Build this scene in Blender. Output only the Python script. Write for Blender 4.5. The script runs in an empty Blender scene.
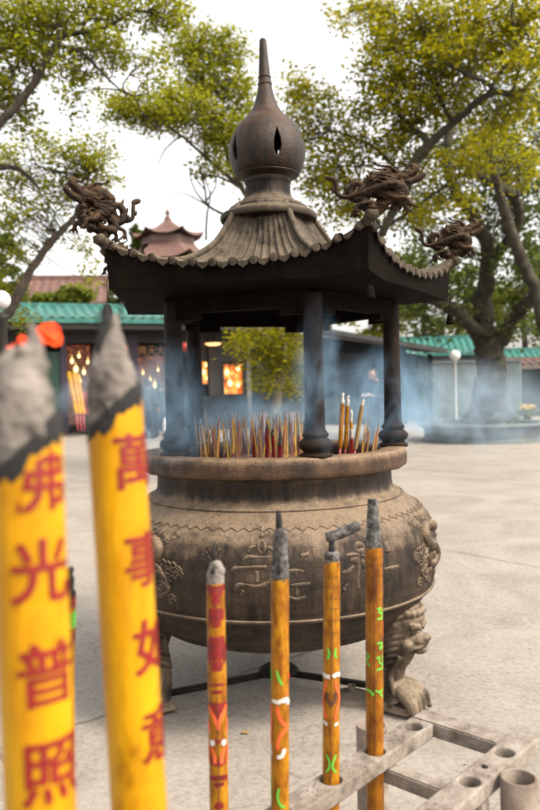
import bpy, bmesh, math, random
from mathutils import Vector, Matrix, Euler
import numpy as np
R = math.radians
PI = math.pi
sc = bpy.context.scene
COL = sc.collection
rng = random.Random(7)

# ------------------------------------------------------------------ camera
F, H, HOR = 760.0, 1.3, 390.0
cam_d = bpy.data.cameras.new('camera'); cam = bpy.data.objects.new('camera', cam_d); COL.objects.link(cam)
cam_d.sensor_fit = 'HORIZONTAL'; cam_d.sensor_width = 24; cam_d.lens = F/540*24
cam_d.clip_start = .05; cam_d.clip_end = 2000
pitch = math.atan((405-HOR)/F)
CM = Matrix.Rotation(R(90)-pitch, 4, 'X') @ Matrix.Rotation(R(-1.3), 4, 'Z')
cam.matrix_world = Matrix.Translation((0, 0, H)) @ CM
cam_d.dof.use_dof = True; cam_d.dof.focus_distance = 2.3; cam_d.dof.aperture_fstop = 3.6
sc.camera = cam
CR = CM.to_3x3()
def ray(x, y):
    return CR @ Vector(((x-270)/F, -(y-405)/F, -1))
def P(x, y, Z):
    d = ray(x, y); return Vector((0, 0, H)) + d*(Z/d.y)
def G(x, y, z=0.0):
    d = ray(x, y); return Vector((0, 0, H)) + d*((z-H)/d.z)

# ------------------------------------------------------------------ tagging
def tag(o, label=None, cat=None, group=None, kind=None):
    if label: o['label'] = label
    if cat: o['category'] = cat
    if group: o['group'] = group
    if kind: o['kind'] = kind
    return o
def empty(name, loc=(0, 0, 0), rz=0, **k):
    o = bpy.data.objects.new(name, None); COL.objects.link(o)
    o.location = loc; o.rotation_euler = (0, 0, rz); o.empty_display_size = .1
    return tag(o, **k)
def kids(o): return [c for c in bpy.data.objects if c.parent == o]
def copy_tree(o, parent=None):
    c = o.copy(); COL.objects.link(c)
    if parent: c.parent = parent
    for ch in kids(o): copy_tree(ch, c)
    return c

# ------------------------------------------------------------------ mesh builder
def frame(t):
    t = t.normalized()
    a = Vector((0, 0, 1)) if abs(t.z) < .9 else Vector((1, 0, 0))
    u = t.cross(a).normalized(); return u, t.cross(u).normalized()
def smooth_path(pts, n=6):
    """Catmull-Rom through (point, radius) pairs"""
    out = []
    L = len(pts)
    for i in range(L-1):
        p0 = pts[max(i-1, 0)]; p1 = pts[i]; p2 = pts[i+1]; p3 = pts[min(i+2, L-1)]
        for k in range(n):
            t = k/n
            def cr(a, b, c, d): return .5*((2*b) + (c-a)*t + (2*a-5*b+4*c-d)*t*t + (3*b-a-3*c+d)*t**3)
            out.append((cr(p0[0], p1[0], p2[0], p3[0]), p1[1]+(p2[1]-p1[1])*t))
    out.append(pts[-1]); return out
class MB:
    def __init__(s): s.v = []; s.f = []; s.m = []; s.mi = 0
    def face(s, f): s.f.append(f); s.m.append(s.mi)
    def tube(s, path, seg=10, caps=True, jit=0):
        path = [(Vector(p), r) for p, r in path]
        n = len(path); base = len(s.v)
        u = None
        for i, (p, r) in enumerate(path):
            t = (path[min(i+1, n-1)][0]-path[max(i-1, 0)][0])
            if t.length < 1e-9: t = Vector((0, 0, 1))
            t.normalize()
            if u is None: u, w = frame(t)
            else:
                u = (u - t*u.dot(t)).normalized(); w = t.cross(u).normalized()
            for k in range(seg):
                a = 2*PI*k/seg
                rr = r*(1+(rng.uniform(-jit, jit) if jit else 0))
                s.v.append(p + u*math.cos(a)*rr + w*math.sin(a)*rr)
        for i in range(n-1):
            for k in range(seg):
                a = base+i*seg+k; b = base+i*seg+(k+1) % seg
                s.face((a, b, b+seg, a+seg))
        if caps:
            s.face(tuple(base+k for k in range(seg))[::-1]); s.face(tuple(base+(n-1)*seg+k for k in range(seg)))
        return s
    def box(s, c, size, rot=None, bev=0):
        c = Vector(c); hx, hy, hz = [q/2 for q in size]; base = len(s.v)
        M = rot.to_3x3() if rot is not None else Matrix.Identity(3)
        if not bev:
            for x in (-hx, hx):
                for y in (-hy, hy):
                    for z in (-hz, hz): s.v.append(c + M @ Vector((x, y, z)))
            for f in ((0, 1, 3, 2), (4, 6, 7, 5), (0, 4, 5, 1), (2, 3, 7, 6), (0, 2, 6, 4), (1, 5, 7, 3)):
                s.face(tuple(base+i for i in f))
        else:
            bm = bmesh.new(); bmesh.ops.create_cube(bm, size=1)
            for v in bm.verts: v.co = Vector((v.co.x*size[0], v.co.y*size[1], v.co.z*size[2]))
            bmesh.ops.bevel(bm, geom=list(bm.edges), offset=bev, segments=2, affect='EDGES')
            s.bm(bm, Matrix.Translation(c) @ M.to_4x4())
        return s
    def bm(s, bm, M=Matrix.Identity(4)):
        base = len(s.v); bm.verts.index_update()
        for v in bm.verts: s.v.append(M @ v.co)
        for f in bm.faces: s.face(tuple(base+v.index for v in f.verts))
        bm.free(); return s
    def lathe(s, prof, seg=64, c=(0, 0, 0), fn=None):
        c = Vector(c); base = len(s.v); n = len(prof)
        for (r, z) in prof:
            for k in range(seg):
                a = 2*PI*k/seg; rr, zz = (fn(a, r, z) if fn else (r, z))
                s.v.append(c+Vector((math.cos(a)*rr, math.sin(a)*rr, zz)))
        for i in range(n-1):
            for k in range(seg):
                a = base+i*seg+k; b = base+i*seg+(k+1) % seg
                s.face((a, b, b+seg, a+seg))
        return s
    def ball(s, c, r, seg=12, rings=8, sc_=(1, 1, 1), rot=None):
        c = Vector(c); M = rot.to_3x3() if rot is not None else Matrix.Identity(3)
        bm = bmesh.new(); bmesh.ops.create_uvsphere(bm, u_segments=seg, v_segments=rings, radius=r)
        for v in bm.verts: v.co = Vector((v.co.x*sc_[0], v.co.y*sc_[1], v.co.z*sc_[2]))
        return s.bm(bm, Matrix.Translation(c) @ M.to_4x4())
    def mesh(s, name, mats=None, smooth=True):
        me = bpy.data.meshes.new(name)
        me.from_pydata([tuple(v) for v in s.v], [], s.f)
        for m in (mats or []): me.materials.append(m)
        if len(mats or []) > 1: me.polygons.foreach_set('material_index', s.m)
        if smooth: me.polygons.foreach_set('use_smooth', [True]*len(me.polygons))
        me.update(); return me
    def build(s, name, mat, parent=None, smooth=True, sharp=None):
        mats = mat if isinstance(mat, list) else [mat]
        me = s.mesh(name, mats, smooth)
        bm = bmesh.new(); bm.from_mesh(me); bmesh.ops.recalc_face_normals(bm, faces=bm.faces); bm.to_mesh(me); bm.free()
        if sharp: me.set_sharp_from_angle(angle=R(sharp))
        o = bpy.data.objects.new(name, me); COL.objects.link(o)
        if parent: o.parent = parent
        return o
def densify(prof, step=.01):
    out = [prof[0]]
    for a, b in zip(prof, prof[1:]):
        d = math.hypot(b[0]-a[0], b[1]-a[1]); n = max(1, int(d/step))
        for k in range(1, n+1): out.append((a[0]+(b[0]-a[0])*k/n, a[1]+(b[1]-a[1])*k/n))
    return out
def cr_prof(prof, n=6):
    out = smooth_path([(Vector((r, 0, z)), 0) for r, z in prof], n)
    return [(max(p.x, 0), p.z) for p, _ in out]
def remesh(o, voxel, smooth_it=2, mat=None):
    m = o.modifiers.new('r', 'REMESH'); m.mode = 'VOXEL'; m.voxel_size = voxel; m.use_smooth_shade = True
    if smooth_it:
        k = o.modifiers.new('s', 'SMOOTH'); k.iterations = smooth_it; k.factor = .5
    dg = bpy.context.evaluated_depsgraph_get(); dg.update()
    me = bpy.data.meshes.new_from_object(o.evaluated_get(dg))
    o.modifiers.clear(); me.name = o.data.name
    me.materials.clear(); me.materials.append(mat or o.data.materials[0])
    me.polygons.foreach_set('use_smooth', [True]*len(me.polygons))
    o.data = me; return o

# ------------------------------------------------------------------ materials
def nt(name):
    m = bpy.data.materials.new(name); m.use_nodes = True; n = m.node_tree; n.nodes.clear()
    out = n.nodes.new('ShaderNodeOutputMaterial'); b = n.nodes.new('ShaderNodeBsdfPrincipled')
    n.links.new(b.outputs[0], out.inputs[0]); return m, n, b, out
def N(n, t, **k):
    x = n.nodes.new(t)
    for a, v in k.items(): setattr(x, a, v)
    return x
def ramp(n, src, stops):
    r = N(n, 'ShaderNodeValToRGB'); e = r.color_ramp.elements
    while len(e) < len(stops): e.new(.5)
    for el, (p, c) in zip(e, stops): el.position = p; el.color = (*c, 1)
    n.links.new(src, r.inputs[0]); return r.outputs[0]
def coords(n, scale=(1, 1, 1), kind='Object', rot=(0, 0, 0)):
    tc = N(n, 'ShaderNodeTexCoord'); mp = N(n, 'ShaderNodeMapping')
    mp.inputs['Scale'].default_value = scale; mp.inputs['Rotation'].default_value = rot
    n.links.new(tc.outputs[kind], mp.inputs[0]); return mp.outputs[0]
def noise(n, vec, scale, detail=6, rough=.6, dist=0):
    x = N(n, 'ShaderNodeTexNoise'); x.inputs['Scale'].default_value = scale; x.inputs['Detail'].default_value = detail
    x.inputs['Roughness'].default_value = rough; x.inputs['Distortion'].default_value = dist
    n.links.new(vec, x.inputs['Vector']); return x.outputs['Fac']
def mixc(n, fac, a, b, mode='MIX'):
    x = N(n, 'ShaderNodeMix', data_type='RGBA', blend_type=mode)
    for s, v in ((x.inputs['Factor'], fac), (x.inputs['A'], a), (x.inputs['B'], b)):
        if hasattr(v, 'is_linked') or hasattr(v, 'links'): n.links.new(v, s)
        else: s.default_value = (*v, 1) if isinstance(v, tuple) else v
    return x.outputs['Result']
def math_(n, op, a, b=None, clamp=False):
    x = N(n, 'ShaderNodeMath', operation=op, use_clamp=clamp)
    for s, v in zip(x.inputs, (a, b)):
        if v is None: continue
        if isinstance(v, (int, float)): s.default_value = v
        else: n.links.new(v, s)
    return x.outputs[0]
def bump(n, b, h, strength=.3, dist=.01):
    x = N(n, 'ShaderNodeBump'); x.inputs['Strength'].default_value = strength; x.inputs['Distance'].default_value = dist
    n.links.new(h, x.inputs['Height']); n.links.new(x.outputs[0], b.inputs['Normal'])
def mat(name, stops, scale=5, rough=.7, bmp=.2, bdist=.01, metal=0, stretch=(1, 1, 1), detail=6, nr=.6, spec=.5, fine=None):
    m, n, b, _ = nt(name); v = coords(n, stretch)
    f = noise(n, v, scale, detail, nr)
    if isinstance(stops[0], float): stops = [(.3, tuple(c*.8 for c in stops)), (.7, tuple(min(c*1.15, 1) for c in stops))]
    stops = [(p, tuple(c*.66 for c in q)) for p, q in stops]
    n.links.new(ramp(n, f, stops), b.inputs['Base Color'])
    b.inputs['Roughness'].default_value = rough; b.inputs['Metallic'].default_value = metal
    b.inputs['Specular IOR Level'].default_value = spec
    if bmp: bump(n, b, noise(n, v, fine or scale*4, 8, .65), bmp, bdist)
    return m
def emis(name, stops, strength, scale=3):
    m, n, b, _ = nt(name); f = noise(n, coords(n), scale, 5, .6)
    c = ramp(n, f, stops); n.links.new(c, b.inputs['Emission Color']); b.inputs['Emission Strength'].default_value = strength
    b.inputs['Base Color'].default_value = (.1, .05, .02, 1); return m

M = {}
KA = .66
def patina(name, dark, mid, dust, dust_amt=1.0, streak=1.0, rough=.62, spec=.5, bias=-.12):
    """cast bronze / iron: dark patina, vertical drip streaks, dust settled where it faces up"""
    dark, mid, dust = [tuple(c*KA for c in q) for q in (dark, mid, dust)]
    m, n, b, _ = nt(name); v = coords(n)
    st = noise(n, coords(n, (14, 14, 1.2)), 2.2, 7, .65)
    ch = noise(n, v, 6, 8, .62)
    fi = noise(n, v, 60, 6, .7)
    base = ramp(n, math_(n, 'ADD', math_(n, 'MULTIPLY', st, .55*streak), math_(n, 'MULTIPLY', ch, 1-.55*streak)),
                [(.40, dark), (.50, mid), (.58, tuple(c*1.55 for c in mid)), (.68, tuple(c*2.3 for c in mid))])
    pit = noise(n, v, 170, 4, .7); blot = noise(n, v, 14, 7, .7)
    geo = N(n, 'ShaderNodeNewGeometry'); sx = N(n, 'ShaderNodeSeparateXYZ'); n.links.new(geo.outputs['Normal'], sx.inputs[0])
    up = math_(n, 'ADD', math_(n, 'MULTIPLY', sx.outputs[2], 2.1), math_(n, 'MULTIPLY', math_(n, 'SUBTRACT', ch, .5), 2.4))
    up = math_(n, 'ADD', up, math_(n, 'MULTIPLY', math_(n, 'SUBTRACT', st, .5), 1.8*streak))
    up = math_(n, 'MULTIPLY', math_(n, 'ADD', up, bias), dust_amt, True)
    dc = mixc(n, fi, tuple(c*.7 for c in dust), dust)
    # raised, rubbed edges are lighter
    pt = ramp(n, geo.outputs['Pointiness'], [(.5, (0, 0, 0)), (.56, (1, 1, 1))])
    c = mixc(n, up, base, dc)
    c = mixc(n, math_(n, 'MULTIPLY', pt, .3), c, dust)
    c = mixc(n, .8, c, ramp(n, blot, [(.36, (.42, .40, .38)), (.52, (1, 1, 1))]), 'MULTIPLY')
    c = mixc(n, .75, c, ramp(n, pit, [(.36, (.25, .22, .2)), (.47, (1, 1, 1))]), 'MULTIPLY')
    n.links.new(c, b.inputs['Base Color'])
    n.links.new(math_(n, 'ADD', math_(n, 'MULTIPLY', fi, .3), rough-.15), b.inputs['Roughness'])
    b.inputs['Metallic'].default_value = .0; b.inputs['Specular IOR Level'].default_value = spec
    bump(n, b, math_(n, 'ADD', math_(n, 'MULTIPLY', fi, .6), math_(n, 'ADD', math_(n, 'MULTIPLY', pit, .35), math_(n, 'MULTIPLY', ch, 1.0))), .75, .008)
    return m
M['pot'] = patina('pot_bronze', (.009, .005, .003), (.036, .022, .013), (.29, .212, .142), .95, 1.0, .62, .25, -.56)
M['rim'] = patina('rim_bronze', (.016, .008, .005), (.070, .037, .020), (.32, .215, .135), .9, .7, .6, .25, -.22)
M['roofm'] = patina('roof_iron', (.007, .005, .003), (.036, .026, .018), (.20, .16, .115), .8, 1.3, .6, .15, -.42)
M['fascia'] = patina('sooty_shaded_iron', (.002, .0014, .001), (.006, .0042, .003), (.02, .014, .010), .4, 1.0, .85, .04)  # deep shade under the eave painted into the sooty base colour
M['col'] = patina('column_iron', (.005, .0025, .0015), (.014, .007, .004), (.045, .025, .014), .5, .9, .6, .12)
M['onion'] = patina('finial_iron', (.005, .0022, .001), (.024, .011, .005), (.10, .052, .025), .5, 1.3, .45, .3)
M['dragon'] = patina('dragon_iron', (.006, .003, .0015), (.028, .014, .006), (.11, .062, .028), .6, .4, .6, .15)
M['foot'] = patina('foot_stone', (.022, .015, .010), (.12, .09, .062), (.34, .265, .19), .8, .5, .6, .2)
M['iron'] = mat('stand_iron', (.022, .018, .015), 12, .8, spec=.15)
M['ash'] = mat('incense_ash', [(.3, (.16, .15, .145)), (.5, (.40, .38, .36)), (.7, (.55, .53, .50))], 30, .95, .8, .004)
M['ashbig'] = mat('joss_ash', [(.28, (.07, .06, .05)), (.5, (.20, .175, .155)), (.72, (.34, .30, .27))], 30, .95, .8, .003)
M['ashdark'] = mat('charred_ash', [(.36, (.022, .02, .019)), (.5, (.085, .08, .077)), (.68, (.24, .23, .225))], 70, .95, 1.0, .003)
M['char'] = mat('char', (.012, .011, .011), 60, .9, .8, .003)
M['green_board'] = mat('green_board', (.01, .06, .042), 3, .5, stretch=(6, 6, .3))
M['rack'] = mat('rack_painted_metal', [(.28, (.06, .045, .035)), (.42, (.22, .18, .145)), (.6, (.37, .325, .28)), (.78, (.46, .42, .37))], 22, .85, .9, .004, fine=120, detail=9, nr=.72)
M['pipe'] = mat('rusted_pipe', [(.3, (.14, .10, .075)), (.55, (.30, .24, .19)), (.75, (.42, .36, .30))], 18, .7, .4, .003, fine=90)
M['leafdry'] = mat('dry_leaf', (.45, .26, .05), 30, .7)
def wax(name, a, b_, c_, sc__=18, rough=.38):
    a, b_, c_ = [tuple(c*.74 for c in q) for q in (a, b_, c_)]
    m, n, b, _ = nt(name); v = coords(n, (1, 1, .45))
    f = noise(n, v, sc__, 6, .6); c = ramp(n, f, [(.32, a), (.55, b_), (.75, c_)])
    sp = noise(n, coords(n), 120, 3, .5); c = mixc(n, math_(n, 'GREATER_THAN', sp, .74), c, tuple(k*.35 for k in b_))
    n.links.new(c, b.inputs['Base Color']); b.inputs['Roughness'].default_value = rough
    b.inputs['Subsurface Weight'].default_value = .0
    b.inputs['Specular IOR Level'].default_value = .22
    wr = noise(n, coords(n, (1, 1, .12)), 70, 6, .6, .8); bump(n, b, math_(n, 'ADD', noise(n, v, 60, 5, .6), math_(n, 'MULTIPLY', wr, 1.4)), .55, .003)
    so_ = noise(n, coords(n, (1, 1, .5)), 9, 6, .7, .5); n.links.new(mixc(n, .8, c, ramp(n, so_, [(.36, (.42, .30, .22)), (.46, (1, 1, 1))]), 'MULTIPLY'), b.inputs['Base Color']); return m
M['yellow'] = wax('yellow_paper', (.46, .19, .002), (.62, .31, .002), (.68, .385, .004))
M['amber'] = wax('amber_wrap', (.16, .045, .004), (.38, .155, .006), (.55, .28, .010), 60)
M['amber2'] = wax('amber_brown_wrap', (.11, .03, .004), (.30, .11, .007), (.46, .20, .010), 45)
M['red'] = mat('red_ink', (.27, .004, .004), 60, .5, .1, .001)
M['darkred'] = mat('red_wrap', [(.3, (.10, .002, .003)), (.7, (.30, .006, .006))], 60, .4, .2, .001)
M['orange'] = mat('fluorescent_orange', (.90, .13, .025), 60, .6, .1, .001)
M['green'] = mat('fluorescent_green', (.13, .60, .05), 60, .6, .1, .001)
M['white'] = mat('white_paint', (.72, .68, .64), 40, .6, .1, .001)
M['black_line'] = mat('dark_seam', (.10, .03, .008), 60, .7, .1, .001)

# ------------------------------------------------------------------ world, sun
SUN_EL, SUN_AZ = 48, 118      # azimuth measured clockwise from +Y (view direction): light from the right, a little behind the camera
w = bpy.data.worlds.new('World'); sc.world = w; w.use_nodes = True; n = w.node_tree; n.nodes.clear()
sky = N(n, 'ShaderNodeTexSky', sky_type='NISHITA'); sky.sun_disc = False; sky.sun_elevation = R(SUN_EL); sky.sun_rotation = R(SUN_AZ)
sky.air_density = 1.0; sky.dust_density = 4.0; sky.ozone_density = .6
hs = N(n, 'ShaderNodeHueSaturation'); hs.inputs['Saturation'].default_value = .22
bg = N(n, 'ShaderNodeBackground'); bg.inputs['Strength'].default_value = .15
wo = N(n, 'ShaderNodeOutputWorld')
tint = mixc(n, 1.0, hs.outputs[0], (1.0, .95, .88), 'MULTIPLY')
n.links.new(sky.outputs[0], hs.inputs['Color']); n.links.new(tint, bg.inputs[0]); n.links.new(bg.outputs[0], wo.inputs[0])
sl = bpy.data.lights.new('sun', 'SUN'); sl.energy = 1.3; sl.angle = R(12); sl.color = (1, .86, .68)
so = bpy.data.objects.new('sun', sl); COL.objects.link(so)
az = R(SUN_AZ); el = R(SUN_EL)
sdir = Vector((math.sin(az)*math.cos(el), math.cos(az)*math.cos(el), math.sin(el)))
so.rotation_euler = sdir.to_track_quat('Z', 'Y').to_euler()

# ------------------------------------------------------------------ ground
def ground_mat():
    m, n, b, _ = nt('courtyard_concrete'); v = coords(n)
    big = noise(n, v, .35, 6, .6, .4); mid = noise(n, v, 2.3, 8, .68, .6); fi = noise(n, v, 38, 7, .75); sp = noise(n, v, 130, 3, .6)
    c = ramp(n, mid, [(.30, (.145, .124, .104)), (.47, (.23, .205, .176)), (.62, (.295, .266, .232))])
    c = mixc(n, math_(n, 'MULTIPLY', big, .5), c, (.27, .245, .213))
    st1 = ramp(n, noise(n, v, .9, 7, .7, 1.2), [(.38, (.58, .55, .52)), (.55, (1, 1, 1))]); c = mixc(n, .95, c, st1, 'MULTIPLY'); c = mixc(n, .4, c, ramp(n, noise(n, v, 16, 9, .8, .3), [(.38, (.55, .51, .47)), (.5, (1, 1, 1))]), 'MULTIPLY')
    c = mixc(n, .55, c, ramp(n, fi, [(.3, (.09, .076, .064)), (.52, (.25, .226, .20)), (.7, (.32, .295, .265))]))
    c = mixc(n, math_(n, 'MULTIPLY', math_(n, 'GREATER_THAN', sp, .7), .45), c, (.08, .064, .05))
    c = mixc(n, math_(n, 'MULTIPLY', math_(n, 'LESS_THAN', sp, .3), .35), c, (.5, .47, .43))
    # expansion joints between the poured slabs
    s = N(n, 'ShaderNodeSeparateXYZ'); wob = N(n, 'ShaderNodeTexCoord'); n.links.new(wob.outputs['Object'], s.inputs[0])
    jn = math_(n, 'MULTIPLY', math_(n, 'SUBTRACT', noise(n, v, 9, 4, .6), .5), .05)
    def joint(ax, ay, off, S):
        q = math_(n, 'ADD', math_(n, 'MULTIPLY', s.outputs[0], ax), math_(n, 'MULTIPLY', s.outputs[1], ay))
        q = math_(n, 'ADD', math_(n, 'ADD', q, jn), -off+S*100)
        q = math_(n, 'ABSOLUTE', math_(n, 'SUBTRACT', math_(n, 'FRACT', math_(n, 'ADD', math_(n, 'DIVIDE', q, S), .5)), .5))
        return math_(n, 'LESS_THAN', q, .012/S)
    j = math_(n, 'MAXIMUM', joint(.78, .627, 4.83, 3.9), math_(n, 'MULTIPLY', joint(.627, -.78, -2.81, 3.9), math_(n, 'LESS_THAN', s.outputs[0], .2)))
    c = mixc(n, math_(n, 'MULTIPLY', j, .75), c, (.10, .08, .065))
    # hairline cracks
    vo = N(n, 'ShaderNodeTexVoronoi', feature='DISTANCE_TO_EDGE'); vo.inputs['Scale'].default_value = .22
    va = N(n, 'ShaderNodeVectorMath', operation='ADD'); nn = N(n, 'ShaderNodeTexNoise'); nn.inputs['Scale'].default_value = 3
    n.links.new(v, nn.inputs['Vector']); n.links.new(v, va.inputs[0]); n.links.new(nn.outputs['Color'], va.inputs[1]); n.links.new(va.outputs[0], vo.inputs['Vector'])
    ck = math_(n, 'MULTIPLY', math_(n, 'LESS_THAN', vo.outputs['Distance'], .0022), .35)
    c = mixc(n, ck, c, (.10, .08, .065))
    n.links.new(c, b.inputs['Base Color']); b.inputs['Roughness'].default_value = .85
    bump(n, b, math_(n, 'ADD', math_(n, 'MULTIPLY', fi, .6), math_(n, 'MULTIPLY', mid, .8)), .55, .012); return m
g = MB(); S = 300
g.v = [Vector((-S, -60, 0)), Vector((S, -60, 0)), Vector((S, 500, 0)), Vector((-S, 500, 0))]; g.face((0, 1, 2, 3))
M['ground'] = ground_mat()
tag(g.build('ground', M['ground'], smooth=False), kind='structure')

# ------------------------------------------------------------------ incense burner
BD = 3.35; U = BD/F
BC = P(279.5, 700, BD); BC.z = 0
burner = empty('incense_burner', BC, label='large round bronze incense burner with a tiled pagoda roof on five columns and lion feet', cat='incense burner')
PH = R(15.5); PHR = R(24.5)
def az_(k, ph=None):   # azimuth of the k-th corner: direction from front (-Y) turned to the right
    a = (PH if ph is None else ph) + k*2*PI/5; return Vector((math.sin(a), -math.cos(a), 0))
prof = [(.0, .265), (.3, .272), (.45, .288), (.52, .315), (.59, .365), (.64, .425), (.664, .462), (.676, .468), (.680, .478), (.676, .488), (.682, .50), (.693, .56), (.697, .63), (.688, .70), (.668, .755), (.640, .79),
        (.606, .815), (.575, .838), (.56, .845), (.545, .862), (.528, .868), (.517, .88), (.512, .90), (.510, .955), (.50, .962), (.44, .962)]
def belly_r(z):
    for (a, za), (b, zb) in zip(prof, prof[1:]):
        if za <= z <= zb and zb > za: return a+(b-a)*(z-za)/(zb-za)
    return .69
def on_pot(x, y, off=0):
    d = ray(x, y); o = Vector((0, 0, H)); t = 1.5
    while t < 4:
        p = o+d*t; q = p-BC; r = math.hypot(q.x, q.y)
        if .27 < q.z < .96 and r < belly_r(q.z)+off: return q
        t += .002
    return None
b = MB(); b.lathe(densify(prof, .012), 256); pot = b.build('pot', M['pot'], burner)
# rim
rp = [(.44, .962), (.50, .962), (.545, .964), (.566, .968), (.574, .975), (.577, .99), (.577, 1.02), (.574, 1.036), (.568, 1.044), (.545, 1.046), (.50, 1.046), (.47, 1.040), (.462, 1.03), (.46, .98), (.46, .94)]
def rimfn(a, r, z): return (r + .0015*math.sin(a*23) if r > .5 else r, z+.001*math.sin(a*17))
b = MB(); b.lathe(densify(rp, .012), 192, fn=rimfn); b.build('rim', M['rim'], burner, sharp=50)
b = MB(); b.lathe([(.0, .965), (.2, .968), (.4, .975), (.463, .972)], 64, fn=lambda a, r, z: (r, z+.012*math.sin(a*5+r*20)*math.cos(a*3+r*9)))
b.build('ash_bed', M['ash'], burner)
# zigzag cord and raised bands
b = MB()
nz = 84; path = []
for k in range(nz*2+1):
    a = 2*PI*k/(nz*2); z = .797 + (.007 if k % 2 else -.005); r = belly_r(z)-.001
    path.append((Vector((math.cos(a)*r, math.sin(a)*r, z)), .0062 if k % 2 else .004))
b.tube(path, 6, False)
for (z, rr) in ((.852, .0045), (.478, .006)):
    b.tube([(Vector((math.cos(2*PI*k/160)*(belly_r(z)+.001), math.sin(2*PI*k/160)*(belly_r(z)+.001), z)), rr) for k in range(161)], 6, False)
b.build('cord_moulding', M['pot'], burner)
# raised characters: cast strokes lying on the belly
def relief(name, strokes, mat_, parent=burner):
    b = MB()
    for s in strokes:
        rad = s[0]; rad = s[0]*2.1; pts = [on_pot(x, y, -rad*.55) for x, y in s[1:]]
        pts = [p for p in pts if p is not None]
        if len(pts) < 2: continue
        b.tube(smooth_path([(p, rad*(.75+.4*math.sin(1.1*q_+.4)**2)) for q_, p in enumerate(pts)], 6), 10)
    return b.build(name, mat_, parent)
relief('raised_character', [(.0042, (248, 552), (251, 548), (256, 547), (259, 551)), (.0042, (259, 551), (258, 545), (261, 541.5), (264, 543), (265, 548), (262, 553), (259, 551)),
    (.0042, (265, 547), (269, 548), (273, 550), (275, 553)), (.0042, (243, 561), (248, 557.5), (258, 557.5), (272, 557), (280, 558)), (.0042, (231, 572), (235, 568.5), (244, 567.5), (256, 567), (267, 567)),
    (.005, (234, 590), (238, 585), (245, 584), (256, 586), (264, 584.5), (270, 580), (273, 573)), (.0042, (257, 571), (257.5, 582)), (.005, (240, 596), (244, 590)), (.0042, (262, 527), (262, 538))], M['pot'])
relief('raised_character', [(.006, (354, 548), (357, 545), (361, 545), (363, 549), (360, 552), (356, 551), (354, 548)), (.0042, (345, 556), (352, 555), (360, 555), (366, 557)),
    (.0075, (349, 560), (355, 560)), (.0075, (360, 560), (365, 566)), (.005, (357, 556), (358, 566), (357, 578), (358, 588)), (.005, (341, 573), (348, 571), (353, 566)),
    (.005, (363, 570), (368, 576), (370, 583)), (.0042, (383, 569), (390, 568), (398, 566)), (.0075, (384, 542), (386, 552)), (.0042, (347, 583), (343, 590))], M['pot'])
relief('raised_character', [(.0042, (284, 572), (292, 571), (300, 570.5), (303, 572)), (.0042, (290, 585), (300, 584), (310, 583)), (.0042, (296, 572), (297, 596)), (.0042, (288, 596), (296, 599), (306, 596)), (.005, (300, 556), (308, 555))], M['pot'])
# cast dragon reliefs on both flanks of the belly
def relief_dragon(a0, flip=1):
    b = MB(); r_ = random.Random(3)
    def Q(a, z, off=0):
        aa = R(a0+flip*a); r = belly_r(z)+off*.35-.006; return Vector((math.sin(aa)*r, -math.cos(aa)*r, z))
    body = [(0, .73, .014, .02), (4, .745, .02, .026), (7, .71, .024, .02), (4, .67, .024, .016), (-1, .655, .02, .016), (-4, .615, .022, .018), (0, .585, .018, .018), (5, .60, .014, .015), (8, .635, .012, .012), (11, .61, .01, .01), (11, .565, .008, .01), (7, .545, .006, .008)]
    b.tube(smooth_path([(Q(a, z, o), r) for a, z, r, o in body], 6), 10)
    b.ball(Q(-2, .735, .028), .03, sc_=(1, 1, .8)); b.ball(Q(-5, .722, .035), .018)
    for (a, z) in ((-1, .765), (2, .77), (5, .775)):
        b.tube([(Q(a, z-.02, .02), .009), (Q(a+2, z+.012, .025), .003)], 6)
    for (a, z) in ((6, .66), (-3, .64), (2, .59), (9, .60)):
        b.tube(smooth_path([(Q(a, z, .01), .010), (Q(a+3, z-.02, .018), .009), (Q(a+1, z-.045, .012), .006)], 4), 8)
        for k in (-1, 0, 1): b.tube([(Q(a+1, z-.04, .012), .005), (Q(a+1+k*1.6, z-.062, .012), .002)], 5)
    for k in range(60):
        a = r_.uniform(-12, 16); z = r_.uniform(.52, .77); q = []
        for j in range(5):
            t = j*1.3; q.append((Q(a+math.cos(t)*(2-j*.35), z+math.sin(t)*(.018-j*.003), .016), .0045))
        b.tube(q, 6)
    return b.build('relief_dragon', M['pot'], burner)
relief_dragon(-47); relief_dragon(66, -1)
# small cast inscription between them
b = MB(); r_ = random.Random(5)
for cx in (207, 213, 219):
    for cy in range(508, 560, 7):
        for k in range(4):
            x0 = cx+r_.uniform(-2, 2); y0 = cy+r_.uniform(-2.4, 2.4)
            if k % 2: e = (x0+r_.uniform(1.5, 2.5), y0+r_.uniform(-.4, .4))
            else: e = (x0+r_.uniform(-.4, .4), y0+r_.uniform(1.5, 2.8))
            p = on_pot(x0, y0); q = on_pot(*e)
            if p and q: b.tube([(p, .0018), (q, .0018)], 5)
b.build('small_inscription', M['pot'], burner)

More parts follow.
